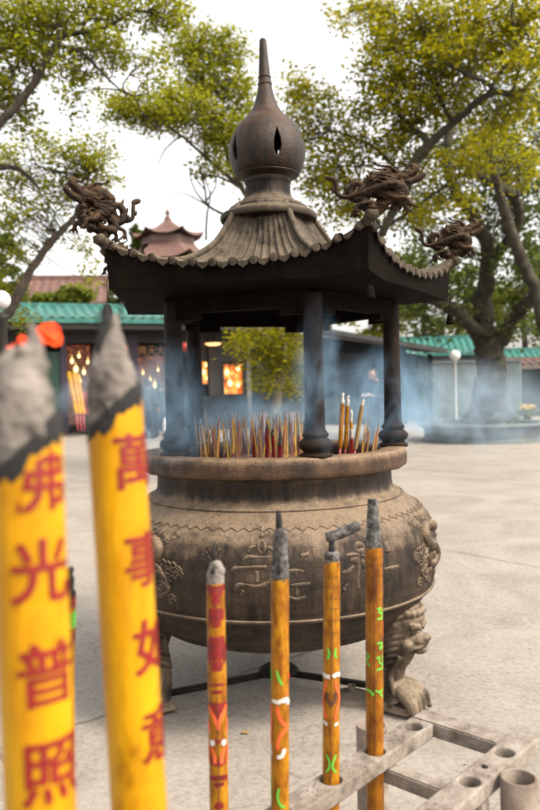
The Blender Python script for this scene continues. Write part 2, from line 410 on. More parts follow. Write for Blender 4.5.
# feet: lion mask over a cabriole paw
def make_foot():
    b = MB()
    b.tube(smooth_path([(Vector((-.02, 0, .40)), .085), (Vector((.0, 0, .34)), .085), (Vector((.005, 0, .25)), .062), (Vector((-.015, 0, .19)), .046), (Vector((-.03, 0, .13)), .043), (Vector((-.015, 0, .08)), .055), (Vector((.0, 0, .045)), .07)], 6), 16)
    b.ball((.02, 0, .385), .085, sc_=(1.0, 1.05, .75))
    b.ball((.075, 0, .30), .046, sc_=(1.1, 1.1, .75)); b.ball((.115, 0, .312), .02, sc_=(.9, 1.3, .8)); b.ball((.085, 0, .262), .03, sc_=(1.1, 1.1, .6))
    for s in (-1, 1):
        b.ball((.075, .032*s, .345), .017); b.ball((.068, .04*s, .372), .022, sc_=(1.2, 1.3, .7))
        b.ball((.02, .075*s, .37), .024); b.ball((.06, .05*s, .285), .026)
        for k in range(8):
            z = .41-k*.027; x0_ = .035-.006*k
            b.tube(smooth_path([(Vector((x0_+.03, (.066-.003*k)*s, z)), .008), (Vector((x0_, (.086-.004*k)*s, z-.006)), .012), (Vector((x0_-.035, (.088-.005*k)*s, z-.022)), .012), (Vector((x0_-.05, (.078-.005*k)*s, z-.045)), .007), (Vector((x0_-.035, (.084-.005*k)*s, z-.05)), .004)], 4), 8)
        b.tube(smooth_path([(Vector((.095, .008*s, .345)), .009), (Vector((.092, .035*s, .362)), .012), (Vector((.075, .058*s, .358)), .008)], 4), 8)
        b.tube(smooth_path([(Vector((.112, .012*s, .292)), .006), (Vector((.105, .035*s, .283)), .007), (Vector((.08, .05*s, .275)), .006)], 4), 8)
        b.ball((.108, .02*s, .268), .007, sc_=(.7, .7, 1.6))
    for k in range(7):
        a = -1.2+.4*k; b.ball((.05*math.cos(a)+.045, .07*math.sin(a), .415), .017)
    b.box((-.0, 0, .018), (.15, .15, .036), bev=.012)
    for i, y in enumerate((-.052, -.018, .018, .052)):
        b.tube(smooth_path([(Vector((-.01, y*.6, .10)), .022), (Vector((.038, y, .088)), .028), (Vector((.072, y*1.1, .058)), .027), (Vector((.082, y*1.12, .024)), .022)], 5), 10)
        b.ball((.098, y*1.15, .02), .012)
    for s in (-1, 1):
        b.tube(smooth_path([(Vector((.03, .055*s, .24)), .012), (Vector((-.015, .052*s, .16)), .012), (Vector((.01, .062*s, .08)), .014)], 5), 8)
    o = b.build('lion_foot', M['foot'], burner)
    return remesh(o, .0042, 1)
foot0 = make_foot()
for i, a in enumerate((R(57), R(-63), R(177))):
    o = foot0 if i == 0 else foot0.copy()
    if i: COL.objects.link(o)
    o.location = (math.sin(a)*.575, -math.cos(a)*.575, 0); o.rotation_euler = (0, 0, a-PI/2); o.scale = (1.03, 1.03, 1.0)

# columns
colp = [(.0, 1.04), (.062, 1.04), (.064, 1.052), (.055, 1.058), (.048, 1.062), (.05, 1.068), (.062, 1.078), (.066, 1.09), (.062, 1.102), (.050, 1.112), (.044, 1.118), (.05, 1.123), (.051, 1.131), (.044, 1.138), (.038, 1.15), (.0365, 1.3), (.0355, 1.56), (.0355, 1.66)]
CRD = .503
for k in range(5):
    p = az_(k)*CRD+Vector((.022, 0, 0)); b = MB(); b.lathe(densify(colp, .02), 32)
    o = b.build('column', M['col'], burner, sharp=60) if k == 0 else c0.copy()
    if k == 0: c0 = o
    else: COL.objects.link(o)
    o.location = p
# lintel ring with stepped brackets
b = MB()
for k in range(5):
    a, c = az_(k)*CRD+Vector((.022, 0, 0)), az_(k+1)*CRD+Vector((.022, 0, 0)); d = (c-a); L = d.length; mid = (a+c)/2; ang = math.atan2(d.y, d.x)
    rot = Matrix.Rotation(ang, 3, 'Z')
    b.box(mid+Vector((0, 0, 1.643)), (L+.02, .05, .062), rot)
    for t, hh in ((.13, .028), (.87, .028)): b.box(a+d*t+Vector((0, 0, 1.598)), (.10, .04, hh), rot)
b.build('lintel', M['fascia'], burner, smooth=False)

# roof
RT = .822
def plan(k, u):                       # u in 0..1 from corner k to k+1, slightly bowed corner polygons
    return az_(k, PHR).lerp(az_(k+1, PHR), u)
hipP = [(.16, 2.08), (.2, 2.035), (.24, 1.975), (.3, 1.900), (.4, 1.835), (.5, 1.803), (.6, 1.790), (.68, 1.793), (.75, 1.808), (.822, 1.842)]
midP = [(.16, 2.09), (.2, 2.035), (.25, 1.955), (.31, 1.885), (.4, 1.82), (.5, 1.778), (.6, 1.758), (.68, 1.755), (.822, 1.754)]
def interp(Pf, r):
    for (a, za), (c, zc) in zip(Pf, Pf[1:]):
        if a <= r <= c+1e-9: return za+(zc-za)*(r-a)/(c-a)
    return Pf[-1][1]
hipS = smooth_path([(Vector((r, 0, z)), 0) for r, z in hipP], 5); midS = smooth_path([(Vector((r, 0, z)), 0) for r, z in midP], 5)
hipS = [(p.x, p.z) for p, _ in hipS]; midS = [(p.x, p.z) for p, _ in midS]
def roof_pt(k, u, s):                 # s 0..1 top to eave
    r = .165+(RT-.165)*s; q = plan(k, u)*r
    e = abs(2*u-1); wgt = e**2.2
    z = interp(midS, r)*(1-wgt)+interp(hipS, r)*wgt
    z += (.030 if ((k == 0 and u < .5) or (k == 4 and u > .5)) else .006)*max(0, (e-.55)/.45)**1.6*s**2
    flare = 1+.012*e**4*s**3
    return Vector((q.x*flare, q.y*flare, z))
NT, SG, NV = 13, 10, 40
def roof_mesh():
    b = MB()
    for k in range(5):
        base = len(b.v); nu = NT*SG
        for j in range(NV+1):
            s = j/NV
            for i in range(nu+1):
                u = i/nu; ph = (u*NT) % 1.0
                p = roof_pt(k, u, s)
                x = abs(ph-.5)*2
                bumpz = (math.sqrt(max(0, 1-(x/.52)**2)) if x < .52 else 0)
                amp = .006+.013*s
                course = .0025*((s*15) % 1.0)
                p = p + Vector((0, 0, bumpz*amp+course*.8))
                b.v.append(p)
        for j in range(NV):
            for i in range(nu):
                a = base+j*(nu+1)+i; b.face((a, a+1, a+nu+2, a+nu+1))
    return b
rb = roof_mesh()
rb.build('tiled_roof', M['roofm'], burner)
# round tile ends and hanging drip tiles along the eave
b = MB()
for k in range(5):
    for i in range(NT):
        u = (i+.5)/NT; p = roof_pt(k, u, 1.0); q = roof_pt(k, u, .96); d = (p-q).normalized()
        wd = (roof_pt(k, min(u+.04, 1), 1)-roof_pt(k, max(u-.04, 0), 1)).normalized()
        b.tube([(p-d*.012+Vector((0, 0, .004)), .0145), (p+d*.004+Vector((0, 0, .004)), .0155), (p+d*.006+Vector((0, 0, .004)), .009)], 14)
        for uu in (u-.5/NT, ):
            pp = roof_pt(k, uu, 1.0); n0 = len(b.v)
            for (x, z) in ((-.022, .004), (.022, .004), (.018, -.008), (.0, -.02), (-.018, -.008)):
                b.v.append(pp+wd*x+Vector((0, 0, z))+d*.003)
            for (x, z) in ((-.022, .004), (.022, .004), (.018, -.008), (.0, -.02), (-.018, -.008)):
                b.v.append(pp+wd*x+Vector((0, 0, z))-d*.004)
            b.face(tuple(n0+q for q in range(5))); b.face(tuple(n0+5+q for q in range(5))[::-1])
            for q in range(5): b.face((n0+q, n0+(q+1) % 5, n0+5+(q+1) % 5, n0+5+q))
b.build('eave_tile_ends', M['roofm'], burner, sharp=40)
# hip ridges
for k in range(5):
    b = MB(); path = []
    for j in range(31):
        s = j/30; p = roof_pt(k, 0, s)+Vector((0, 0, .012)); path.append((p, .013+.008*s))
    b.tube(path, 10); e = path[-1][0]; d = (path[-1][0]-path[-3][0]).normalized()
    b.tube([(e, .024), (e+d*.012, .026), (e+d*.02+Vector((0, 0, .01)), .018)], 12)
    b.build('hip_ridge', M['roofm'], burner)
# fascia and soffit (underside shade and soot both put into the near-black colour)
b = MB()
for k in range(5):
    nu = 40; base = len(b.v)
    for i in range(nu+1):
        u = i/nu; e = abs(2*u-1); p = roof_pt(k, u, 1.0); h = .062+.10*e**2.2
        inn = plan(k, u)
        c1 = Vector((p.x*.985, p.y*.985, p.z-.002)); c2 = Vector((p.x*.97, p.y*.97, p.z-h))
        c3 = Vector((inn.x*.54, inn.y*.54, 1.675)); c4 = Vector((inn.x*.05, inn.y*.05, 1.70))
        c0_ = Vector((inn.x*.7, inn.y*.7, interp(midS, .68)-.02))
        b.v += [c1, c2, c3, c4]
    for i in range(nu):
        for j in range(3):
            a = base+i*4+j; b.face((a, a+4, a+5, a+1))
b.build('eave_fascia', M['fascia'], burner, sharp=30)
# collar rings
lp = [(.165, 2.02), (.19, 2.035), (.208, 2.038), (.212, 2.045), (.212, 2.058), (.206, 2.066), (.19, 2.072), (.182, 2.08), (.176, 2.082), (.172, 2.092), (.155, 2.10), (.15, 2.108), (.13, 2.112), (.118, 2.125), (.108, 2.135), (.101, 2.15), (.099, 2.165), (.098, 2.20), (.102, 2.206), (.103, 2.219), (.09, 2.226)]
b = MB(); b.lathe(densify(lp, .01), 96); b.build('collar', M['roofm'], burner, sharp=40)
# onion finial with tear-shaped openings
op = cr_prof([(r_q*(1.06 if z_q < 2.5 else 1), z_q-.022) for r_q, z_q in [(.085, 2.238), (.10, 2.242), (.135, 2.272), (.153, 2.318), (.158, 2.36), (.152, 2.405), (.136, 2.448), (.110, 2.486), (.080, 2.52), (.055, 2.56), (.039, 2.605), (.030, 2.65), (.025, 2.70), (.020, 2.77), (.016, 2.83), (.0135, 2.85), (.006, 2.857), (.0, 2.857)]], 8)
b = MB(); seg = 480; op = densify(op, .0025); base = 0
for (r, z) in op:
    for k in range(seg):
        a = 2*PI*k/seg; lean = max(0, z-2.45)*-.02
        b.v.append(Vector((math.cos(a)*r+lean, math.sin(a)*r, z)))
hz = 2.330
for i in range(len(op)-1):
    zc = (op[i][1]+op[i+1][1])/2; rc = op[i][0]
    for k in range(seg):
        a = 2*PI*(k+.5)/seg
        hole = False
        for q in range(5):
            d = az_(q); da = (a-math.atan2(d.y, d.x)+PI) % (2*PI)-PI
            x = da*.158; y = (zc-hz)
            if -.05 < y < .075:
                wd = .0165*math.sqrt(max(0, 1-(y/.05)**2)) if y < 0 else .0165*(1-(y/.075)**1.3)
                if abs(x) < wd: hole = True
        if not hole:
            A = i*seg+k; B = i*seg+(k+1) % seg; b.face((A, B, B+seg, A+seg))
on = b.build('onion_finial', M['onion'], burner)
sm = on.modifiers.new('s', 'SOLIDIFY'); sm.thickness = .012; sm.offset = -1
for z, r in ((2.238, .134), (2.665, .0265), (2.635, .0295)):
    b = MB()
    b.tube([(Vector((math.cos(2*PI*k/64)*r+max(0, z-2.45)*-.02, math.sin(2*PI*k/64)*r, z)), .003) for k in range(65)], 6, False)
    b.build('finial_ring', M['onion'], burner)

# dragons on the eave corners (x = outward)
def make_dragon():
    b = MB(); s_ = .0038; r_ = random.Random(11)
    def V(x, z, y=0): return Vector((x*s_, y*s_, z*s_))
    def T(pts, seg=10, n=5): b.tube(smooth_path([(V(*p[:2], p[3] if len(p) > 3 else 0), p[2]*s_*1.12) for p in pts], n), seg, jit=.10)
    # cloud base
    for k in range(22):
        b.ball(V(r_.uniform(-12, 18), r_.uniform(0, 9), r_.uniform(-6, 6)), s_*r_.uniform(2.5, 4.8), 8, 6)
    T([(-4, -6, 4), (0, 2, 5), (4, 6, 6)])
    for k in range(60):                      # curling cloud scrolls and scales that fill the middle of the casting
        x, z = r_.uniform(-8, 22), r_.uniform(6, 44); y = r_.uniform(-5, 5); a = r_.uniform(0, 6.28); c = r_.uniform(1.5, 3.2)
        b.tube([(V(x+math.cos(a+t_*.9)*c*(1-t_*.13), z+math.sin(a+t_*.9)*c*(1-t_*.13), y+t_*.3), s_*1.15) for t_ in range(6)], 6)
    # body
    T([(14, 33, 5.5, 0), (9, 40, 6, 1), (2, 42, 6.3, 3), (-5, 36, 6.5, 4), (-4, 26, 6.5, 3), (4, 18, 6.5, 0), (12, 14, 6.2, -3), (17, 20, 5.5, -5), (13, 28, 5, -6), (4, 27, 4.8, -6), (-7, 22, 4.6, -4), (-14, 14, 4.2, 0), (-20, 16, 3.8, 2), (-23, 25, 3.4, 2), (-19, 34, 3.0, 0), (-14, 30, 2.6, -1), (-17, 21, 2.4, -2), (-26, 17, 2.3, 0), (-33, 22, 2.0, 1), (-34, 32, 1.8, 1), (-35, 38, 1.6, 0)], 10, 6)
    # tail leaf
    b.ball(V(-38, 41), s_*4.4, 10, 8, (1.4, .5, .75), Matrix.Rotation(.5, 3, 'Y')); T([(-36, 39, 2), (-43, 42, .8)])
    # head, open jaws
    b.ball(V(17, 39), s_*7, 12, 8, (1.2, .95, .9)); T([(19, 41, 5.5), (25, 45, 4.3), (29, 50, 3.2), (27, 53, 2.4)]); b.ball(V(27, 53), s_*3)
    T([(18, 34, 4.6), (25, 34, 3.6), (31, 37, 3.0), (35, 42, 2.4), (33, 44, 1.6)]); b.ball(V(34, 41), s_*3.0)
    T([(22, 38, 1.5), (27, 40, 1.2), (29, 43, .8)])
    for sy in (-1, 1):
        b.ball(V(20, 45, 4*sy), s_*2.1, 8, 6); b.ball(V(28, 51, 2*sy), s_*1.5, 8, 6)
        T([(14, 45, 1.8, 3*sy), (8, 51, 1.5, 5*sy), (1, 52, 1.0, 6*sy), (-5, 55, .6, 7*sy)])
        T([(13, 38, 1.6, 5*sy), (6, 34, 1.4, 8*sy), (4, 38, .8, 9*sy)])
        for q in range(5): T([(13-q, 36-q*2, 1.6, 5*sy), (5-q*1.5, 40-q*4, 1.2, 8*sy), (0-q, 42-q*4, .5, 8*sy)], 6, 3)
        # whiskers
        T([(27, 47, .8, 3*sy), (22, 55, .6, 7*sy), (5, 54, .5, 9*sy), (-14, 57, .45, 8*sy), (-17, 55, .4, 8*sy)], 6)
        # legs
        T([(4, 20, 3.2, 3*sy), (12, 12, 2.8, 8*sy), (20, 10, 2.2, 10*sy), (22, 4, 1.8, 10*sy)]); T([(-14, 16, 2.8, 1*sy), (-12, 8, 2.4, 6*sy), (-19, 4, 1.8, 8*sy), (-20, -2, 1.6, 8*sy)])
        for (cx, cz, cy) in ((22, 4, 10), (-20, -1, 8)):
            for q in (-1, 0, 1): T([(cx, cz, 1.4, cy*sy), (cx+q*3+1, cz-3, 1.1, (cy+q)*sy), (cx+q*4+1, cz-6, .4, (cy+q)*sy)], 6, 3)
    # dorsal spikes
    for (x, z, y) in ((9, 46, 1), (3, 49, 2), (-4, 46, 3), (-10, 40, 4), (-11, 31, 4), (20, 25, -5), (18, 33, -6), (-26, 29, 2), (-22, 38, 1), (-36, 27, 1), (-27, 21, 2)):
        b.tube([(V(x, z-2, y), 1.9*s_), (V(x-2, z+4, y), .4*s_)], 6)
    o = b.build('corner_dragon', M['dragon'], burner)
    return remesh(o, .0030, 0)
dr0 = make_dragon()
for k in range(5):
    o = dr0 if k == 0 else dr0.copy()
    if k: COL.objects.link(o)
    p = roof_pt(k, 0, 1.0); d = az_(k, PHR); yw = (R(62), R(-8), 0, 0, R(0))[k]
    o.location = p + d*(.0, -.002, 0, 0, .0)[k] + Vector(((.03, 0, 0, 0, 0)[k], 0, (.030, .034, .04, .04, .038)[k])); o.rotation_euler = (0, 0, math.atan2(d.y, d.x)+yw); o.scale = ((1.12, 1.0, .72), (1.02, 1, .80), (1, 1, .8), (1, 1, .8), (1.05, 1, .88))[k]
# wind bells under two corners
for k in (0, 1, 4):
    d = az_(k, PHR); p = roof_pt(k, 0, 1.0)*1.0; p = Vector((p.x*.98, p.y*.98, p.z-.19))
    b = MB(); b.tube([(p+Vector((0, 0, .06)), .0015), (p-Vector((0, 0, .035)), .0015)], 5)
    b.lathe([(.002, 0), (.010, -.004), (.015, -.02), (.017, -.04), (.021, -.05), (.018, -.049)], 20, c=p-Vector((0, 0, .03)))
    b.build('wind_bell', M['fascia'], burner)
# iron cross stand and disc under the pot
st = empty('iron_stand', BC, label='low black iron cross bars lying on the ground under the burner', cat='stand')
b = MB()
for a in (R(90), R(205), R(335)):
    rot = Matrix.Rotation(a, 3, 'Z'); b.box((math.cos(a)*.28, math.sin(a)*.28, .05), (.56, .035, .02), rot, bev=.004)
    b.box((math.cos(a)*.54, math.sin(a)*.54, .022), (.05, .06, .036), rot, bev=.004)
b.build('cross_bar', M['iron'], st)
b = MB(); b.lathe([(0, .075), (.07, .075), (.09, .06), (.09, .05), (.0, .042)], 32); b.build('hub', M['iron'], st)
b = MB(); c = G(352, 699); b.lathe([(0, .03), (.01, .055), (.018, .06), (.014, .035), (.04, .03), (.075, .02), (.085, .0)], 40, c=c)
tag(b.build('iron_cover', mat('worn_steel', (.20, .165, .13), 20, .8, spec=.15), sharp=40), 'small round metal cover with a knob on the ground before the burner', 'cover')

# ------------------------------------------------------------------ incense inside the burner
def stick_thing(name, base, tip, r, mats, label, group=None, cat='incense stick', ash=.12, foot=.3):
    base = Vector(base); tip = Vector(tip); d = tip-base; L = d.length
    root = empty(name, base, label=label, cat=cat, group=group)
    root.rotation_euler = d.to_track_quat('Z', 'Y').to_euler()
    foot_m, body_m, ash_m = mats
    b = MB(); b.tube([(Vector((0, 0, 0)), r*.5), (Vector((0, 0, L*foot)), r*.5)], 8); b.build('stem', foot_m, root)
    b = MB(); b.tube([(Vector((0, 0, L*foot)), r), (Vector((0, 0, L*(1-ash))), r)], 10); b.build('incense_body', body_m, root, sharp=50)
    b = MB(); p = []
    for k in range(6):
        t = k/5; p.append((Vector((rng.uniform(-1, 1)*r*.3*t, rng.uniform(-1, 1)*r*.3*t+t*t*r*rng.uniform(-1, 1), L*(1-ash)+L*ash*t)), r*(.9-.35*t)))
    b.tube(p, 8, jit=.12); b.build('burnt_tip', ash_m, root); return root
IM = dict(bamboo=mat('pink_bamboo', (.45, .07, .08), 40, .6), tan=mat('tan_incense', (.50, .30, .10), 40, .8), yel=mat('yellow_incense', (.62, .33, .04), 40, .7),
          brn=mat('brown_incense', (.20, .10, .05), 40, .8), pk=mat('rose_incense', (.42, .13, .10), 40, .8), redi=mat('red_incense', (.40, .02, .012), 40, .5), wh=mat('white_ash', (.62, .58, .54), 60, .95))
thin = []
for k, (bm_, lm) in enumerate((('tan', 'slim tan'), ('yel', 'slim yellow'), ('brn', 'slim dark brown'), ('pk', 'slim rose coloured'))):
    pr = stick_thing('incense_stick', (0, 0, 0), (0, 0, .235), .0032, (IM['bamboo'] if k != 0 else IM['yel'], IM[bm_], M['ash']), '%s incense stick standing in the ash of the burner' % lm, '%s incense sticks standing in the burner' % lm, foot=.35)
    thin.append([pr, 0])
r_ = random.Random(21)
def place_thin(x, y, z_tip_h, lean, kind, z0=.962):
    pr, used = thin[kind]
    o = pr if not used else copy_tree(pr)
    thin[kind][1] = 1
    o.location = Vector((x, y, z0)); s = z_tip_h/.235
    d = Vector((lean[0], lean[1], 1)); o.rotation_euler = d.to_track_quat('Z', 'Y').to_euler(); o.scale = (1, 1, s)
for k in range(150):
    px = r_.choice([r_.uniform(199, 262), r_.uniform(199, 300), r_.uniform(270, 306)]); Z = r_.uniform(2.98, 3.66)
    p = P(px, 455, Z)
    if math.hypot(p.x-BC.x, p.y-BC.y) > .44: continue
    place_thin(p.x, p.y, r_.uniform(.13, .26), (r_.gauss(0, .09), r_.gauss(0, .08)), r_.choices((0, 1, 2, 3), (4, 6, 2, 3))[0])
for k in range(26):
    p = P(r_.uniform(358, 384), 455, r_.uniform(3.2, 3.5))
    if math.hypot(p.x-BC.x, p.y-BC.y) > .44: continue
    place_thin(p.x, p.y, r_.uniform(.12, .2), (r_.gauss(.12, .06), r_.gauss(0, .05)), r_.choice((0, 1, 3)))
def px_stick(x0, y0, x1, y1, Z, wpx, mats, label, name='incense_stick', **k):
    bs = G(x0, y0, .962) if False else P(x0, y0, Z); tp = P(x1, y1, Z-.02)
    d = (tp-bs); bs = bs - d*((bs.z-.955)/d.z)
    return stick_thing(name, bs, tp, wpx/2*Z/F, mats, label, **k)
yy = (IM['bamboo'], M['amber'], IM['wh'])
px_stick(340, 450, 343, 393, 3.20, 4.6, yy, 'tallest thick yellow incense in the burner, with a white ash tip', ash=.14)
px_stick(345.5, 450, 348, 396, 3.24, 4.2, yy, 'thick yellow incense with grey ash tip right beside the tallest one', ash=.14)
px_stick(350.5, 452, 351.5, 410, 3.15, 3.4, yy, 'shorter yellow incense with a thin curled ash wisp', ash=.2)
px_stick(355, 450, 363, 400, 3.22, 4.4, (IM['bamboo'], mat('olive_brown_incense', (.30, .20, .08), 30, .7), IM['wh']), 'thick olive brown incense leaning to the right beside yellow ones', ash=.08)
px_stick(351, 452, 352, 430, 3.10, 4, (IM['bamboo'], M['darkred'], M['ash']), 'short stub of dark red incense among the yellow ones', ash=.2)
rr = (IM['bamboo'], M['darkred'], M['ashdark'])
px_stick(267, 452, 267, 424, 3.05, 4.0, rr, 'red wrapped incense with dark tip, tallest of the red ones behind the front rim', ash=.1)
px_stick(273.5, 452, 272.5, 429, 3.08, 3.4, rr, 'slimmer red incense with a charred tip next to the tallest red one', ash=.15)
px_stick(279.5, 452, 280, 432, 3.0, 4.4, rr, 'short red incense with pointed grey tip, before the brown columns', ash=.3)
px_stick(254, 452, 254.5, 428, 3.1, 3.0, rr, 'lone thin red incense among slim tan sticks', ash=.12)
px_stick(299, 452, 299, 424, 3.0, 3.6, (IM['bamboo'], mat('brick_incense', (.30, .10, .05), 30, .7), M['ash']), 'brick coloured incense close beside the front column', ash=.25)

# ------------------------------------------------------------------ front rack
zb = .564
h0 = G(413, 726, zb); h3 = G(331, 779, zb); h0.z = h3.z = 0
d_ = (h0-h3)/2; ud = d_.normalized(); un = Vector((ud.y, -ud.x, 0)); step = d_.length
rack = empty('incense_rack', (h0.x, h0.y, 0), label='pale weathered metal rack with round stick holes in front of the burner', cat='rack')
RO = rack.location
def ang_of(v): return math.atan2(v.y, v.x)
def bar_with_holes(c0, dirv, L0, L1, wd, th, holes, name):
    """bar from c0-dir*L1 to c0+dir*L0, real round holes"""
    bm = bmesh.new(); seg = 20; hw = wd/2
    ds = sorted(holes); cells = []
    x = -L1; seg = 24
    side = sorted({round(math.tan(2*PI*k/seg)*hw, 6) for k in range(seg) if abs(math.cos(2*PI*k/seg)) > abs(math.sin(2*PI*k/seg))})
    def quad(x0, x1):
        pts = [(x0, -hw), (x1, -hw)]+[(x1, y) for y in side]+[(x1, hw), (x0, hw)]+[(x0, y) for y in side[::-1]]
        bm.faces.new([bm.verts.new((a, b_, 0)) for a, b_ in pts])
    for (hx, hr) in ds:
        if hx-hw > x: quad(x, hx-hw)
        ring = [bm.verts.new((hx+math.cos(2*PI*k/seg)*hr, math.sin(2*PI*k/seg)*hr, 0)) for k in range(seg)]
        outr = []
        for k in range(seg):
            a = 2*PI*k/seg; cx, sy = math.cos(a), math.sin(a); m_ = max(abs(cx), abs(sy)); outr.append(bm.verts.new((hx+cx/m_*hw, sy/m_*hw, 0)))
        for k in range(seg): bm.faces.new((ring[k], outr[k], outr[(k+1) % seg], ring[(k+1) % seg]))
        x = hx+hw
    if x < L0: quad(x, L0)
    bmesh.ops.remove_doubles(bm, verts=bm.verts, dist=1e-5)
    r = bmesh.ops.extrude_face_region(bm, geom=list(bm.faces))
    for v in [g_ for g_ in r['geom'] if isinstance(g_, bmesh.types.BMVert)]: v.co.z += th
    bmesh.ops.recalc_face_normals(bm, faces=bm.faces)
    M4 = Matrix.Translation(c0) @ Matrix.Rotation(ang_of(dirv), 4, 'Z')
    b = MB(); b.bm(bm, M4); o = b.build(name, M['rack'], rack, smooth=False)
    bv = o.modifiers.new('b', 'BEVEL'); bv.width = .0035; bv.segments = 2; bv.angle_limit = R(40); return o
th = .032; wd = .056
L1 = step*7.4
hs1 = [(-step*i, .0215) for i in range(8)]; hs1 = hs1[:7]
bar_with_holes(Vector((0, 0, zb-th)), ud, .0275+.012, L1, wd, th, [(x, .0205) for x, _ in hs1], 'holed_bar')
o2 = G(504, 752, zb)-h0; o2.z = 0
bar_with_holes(o2+Vector((0, 0, zb-th)), ud, .10, L1-.1, wd, th, [(x, .0205) for x, _ in hs1[:6]], 'holed_bar')
b = MB()
crossc = (Vector((.346, 1.732, 0))+Vector((.546, 1.567, 0)))/2-h0
a0 = ud*.067-un*.028; a1 = o2+ud*.067+un*(-.0285)
mid = (a0+un*.056+ud*0)  # cross bar butts between the two bars
e0 = ud*.039+un*.0285; e1 = o2+ud*.039-un*.0285
cm = ud*.0675+ (o2/2); 
Lc = (o2.dot(un))
b.box(Vector((0, 0, zb-th/2))+ud*.0680+un*(Lc/2-.0285)+ud*0.0, (Lc, .056, th), Matrix.Rotation(ang_of(un), 3, 'Z'), bev=.003)
b.build('cross_bar', M['rack'], rack, smooth=False); b = MB()
b.box(Vector((0, 0, zb-th-.018))+ud*(-.12)+un*(Lc/2), (Lc+.05, .035, .03), Matrix.Rotation(ang_of(un), 3, 'Z'), bev=.003)
b.build('cross_bar', M['rack'], rack, smooth=False); b = MB()
b.box(Vector((0, 0, zb-th-.018))+ud*(-.75)+un*(Lc/2), (Lc+.05, .035, .03), Matrix.Rotation(ang_of(un), 3, 'Z'), bev=.003)
b.build('cross_bar', M['rack'], rack, smooth=False)
def pipe(x, y, z, h, name='holder_pipe'):
    pr = [(.031, -h), (.034, -h), (.034, -.002), (.0325, 0), (.029, 0), (.0285, -.003), (.0285, -.22), (0, -.221)]
    b = MB(); b.lathe(pr, 40, c=(x-RO.x, y-RO.y, z)); return b.build(name, M['pipe'], rack, sharp=45)
pp = G(371.5, 726, zb); pipe(pp.x, pp.y, zb+.004, zb)
pp = G(519, 779, zb); pipe(pp.x, pp.y, zb+.004, zb)
q = RO+ud*(-step*5.5)-un*.062; pipe(q.x, q.y, zb+.004, zb)
q = RO+o2+ud*(-step*5)+un*.062; pipe(q.x, q.y, zb+.004, zb)
pb = G(485, 767, zb)
b = MB(); b.lathe([(.0, .002), (.005, .0025), (.0065, .0), (.0065, -.002)], 12, c=(pb.x-RO.x, pb.y-RO.y, zb)); b.build('bolt', M['iron'], rack)

# wrapped patterns on sticks --------------------------------------------------
def ribbon(b, base, axis, r, pts, width, off=.0004, view=None):
    """pts = list of (angle_rad from the camera-facing side (+ = right), z height along stick)"""
    n0 = len(b.v); u, v = view
    n = len(pts)
    for i, (a, z) in enumerate(pts):
        a1, z1 = pts[min(i+1, n-1)]; a0, z0 = pts[max(i-1, 0)]
        t = Vector(((a1-a0)*r, z1-z0)); t.normalize() if t.length else None
        nn = Vector((-t.y, t.x))
        ww = width*(1 if 0 < i < n-1 else .55)
        for s in (-1, -.33, .33, 1):
            aa = a+nn.x*s*ww/2/r; zz = z+nn.y*s*ww/2
            b.v.append(base+axis*zz+(u*math.sin(aa)+v*math.cos(aa))*(r+off))
    for i in range(n-1):
        for j in range(3):
            a = n0+i*4+j; b.face((a, a+1, a+5, a+4))
def dens(pts, k=5):
    sp = smooth_path([(Vector((p[0], 0, p[1])), 0) for p in pts], k); return [(p.x, p.z) for p, _ in sp]
def front_stick(i, base_xy, topx, topy, r, mat_, label, tip_fn, marks, Zt):
    """stick standing in hole i; marks: list (material_key, width, [(dx px -1..1 of radius, y px)...])"""
    bs = Vector((base_xy.x, base_xy.y, .22)); tp = P(topx, topy, Zt)
    hole = Vector((base_xy.x, base_xy.y, zb)); ax = (tp-hole).normalized(); L = (tp-hole).length
    root = empty('incense_stick', hole, label=label, cat='incense stick', group='tall incense sticks in the front rack')
    v = Vector((0, 0, H))-hole; v = (v-ax*v.dot(ax)).normalized(); u = ax.cross(v).normalized()
    if u.x < 0: u = -u
    b = MB(); zz = [-.30+(L+.30)*k/60 for k in range(61)]
    b.tube([(ax*z, r*(1+.012*math.sin(z*70+i)+.008*math.sin(z*171+i))) for z in zz], 32); b.build('wrapper', mat_, root, sharp=60)
    b = MB(); b.tube([(ax*-.6, .0045), (ax*-.29, .0045)], 8); b.build('stem', IM['bamboo'], root)
    def zpix(y):    # height along the stick for a pixel row
        lo, hi = -.3, L
        for _ in range(30):
            m_ = (lo+hi)/2; p = hole+ax*m_; c = CR.transposed() @ (p-Vector((0, 0, H)));
            yy_ = 405-c.y/(-c.z)*F
            if yy_ > y: lo = m_
            else: hi = m_
        return lo
    groups = {}
    for key, wdt, pts in marks: groups.setdefault(key, []).append((wdt, pts))
    for j, (key, items) in enumerate(groups.items()):
        for wdt, pts in items:
            b = MB(); q = dens([(math.asin(max(-.98, min(.98, dx))), zpix(y)) for dx, y in pts]); ribbon(b, Vector((0, 0, 0)), ax, r*1.012, q, wdt, .0004+.0003*j+.0003*(key == 'white'), (u, v))
            b.build({'darkred': 'red_band', 'black_line': 'seam'}.get(key, 'painted_mark'), M[key], root)
    tip_fn(root, ax, L, r, u, v)
    return root
def seam(y0, y1, x=.0): return ('black_line', .0013, [(x, y0), (x, (y0+y1)/2), (x, y1)])
def rings(ys): return [('black_line', .0009, [(-.98, y), (-.5, y+.6), (0, y+.8), (.5, y+.6), (.98, y)]) for y in ys]
def blobby(path, mat_, root, name, vox=.0016, extra=()):
    b = MB(); b.tube(smooth_path(path, 6), 14, jit=.10)
    for p, r in extra: b.ball(p, r, 10, 8)
    o = b.build(name, mat_, root); return remesh(o, vox, 1)
HO = [RO+ud*(-step*k) for k in range(6)]
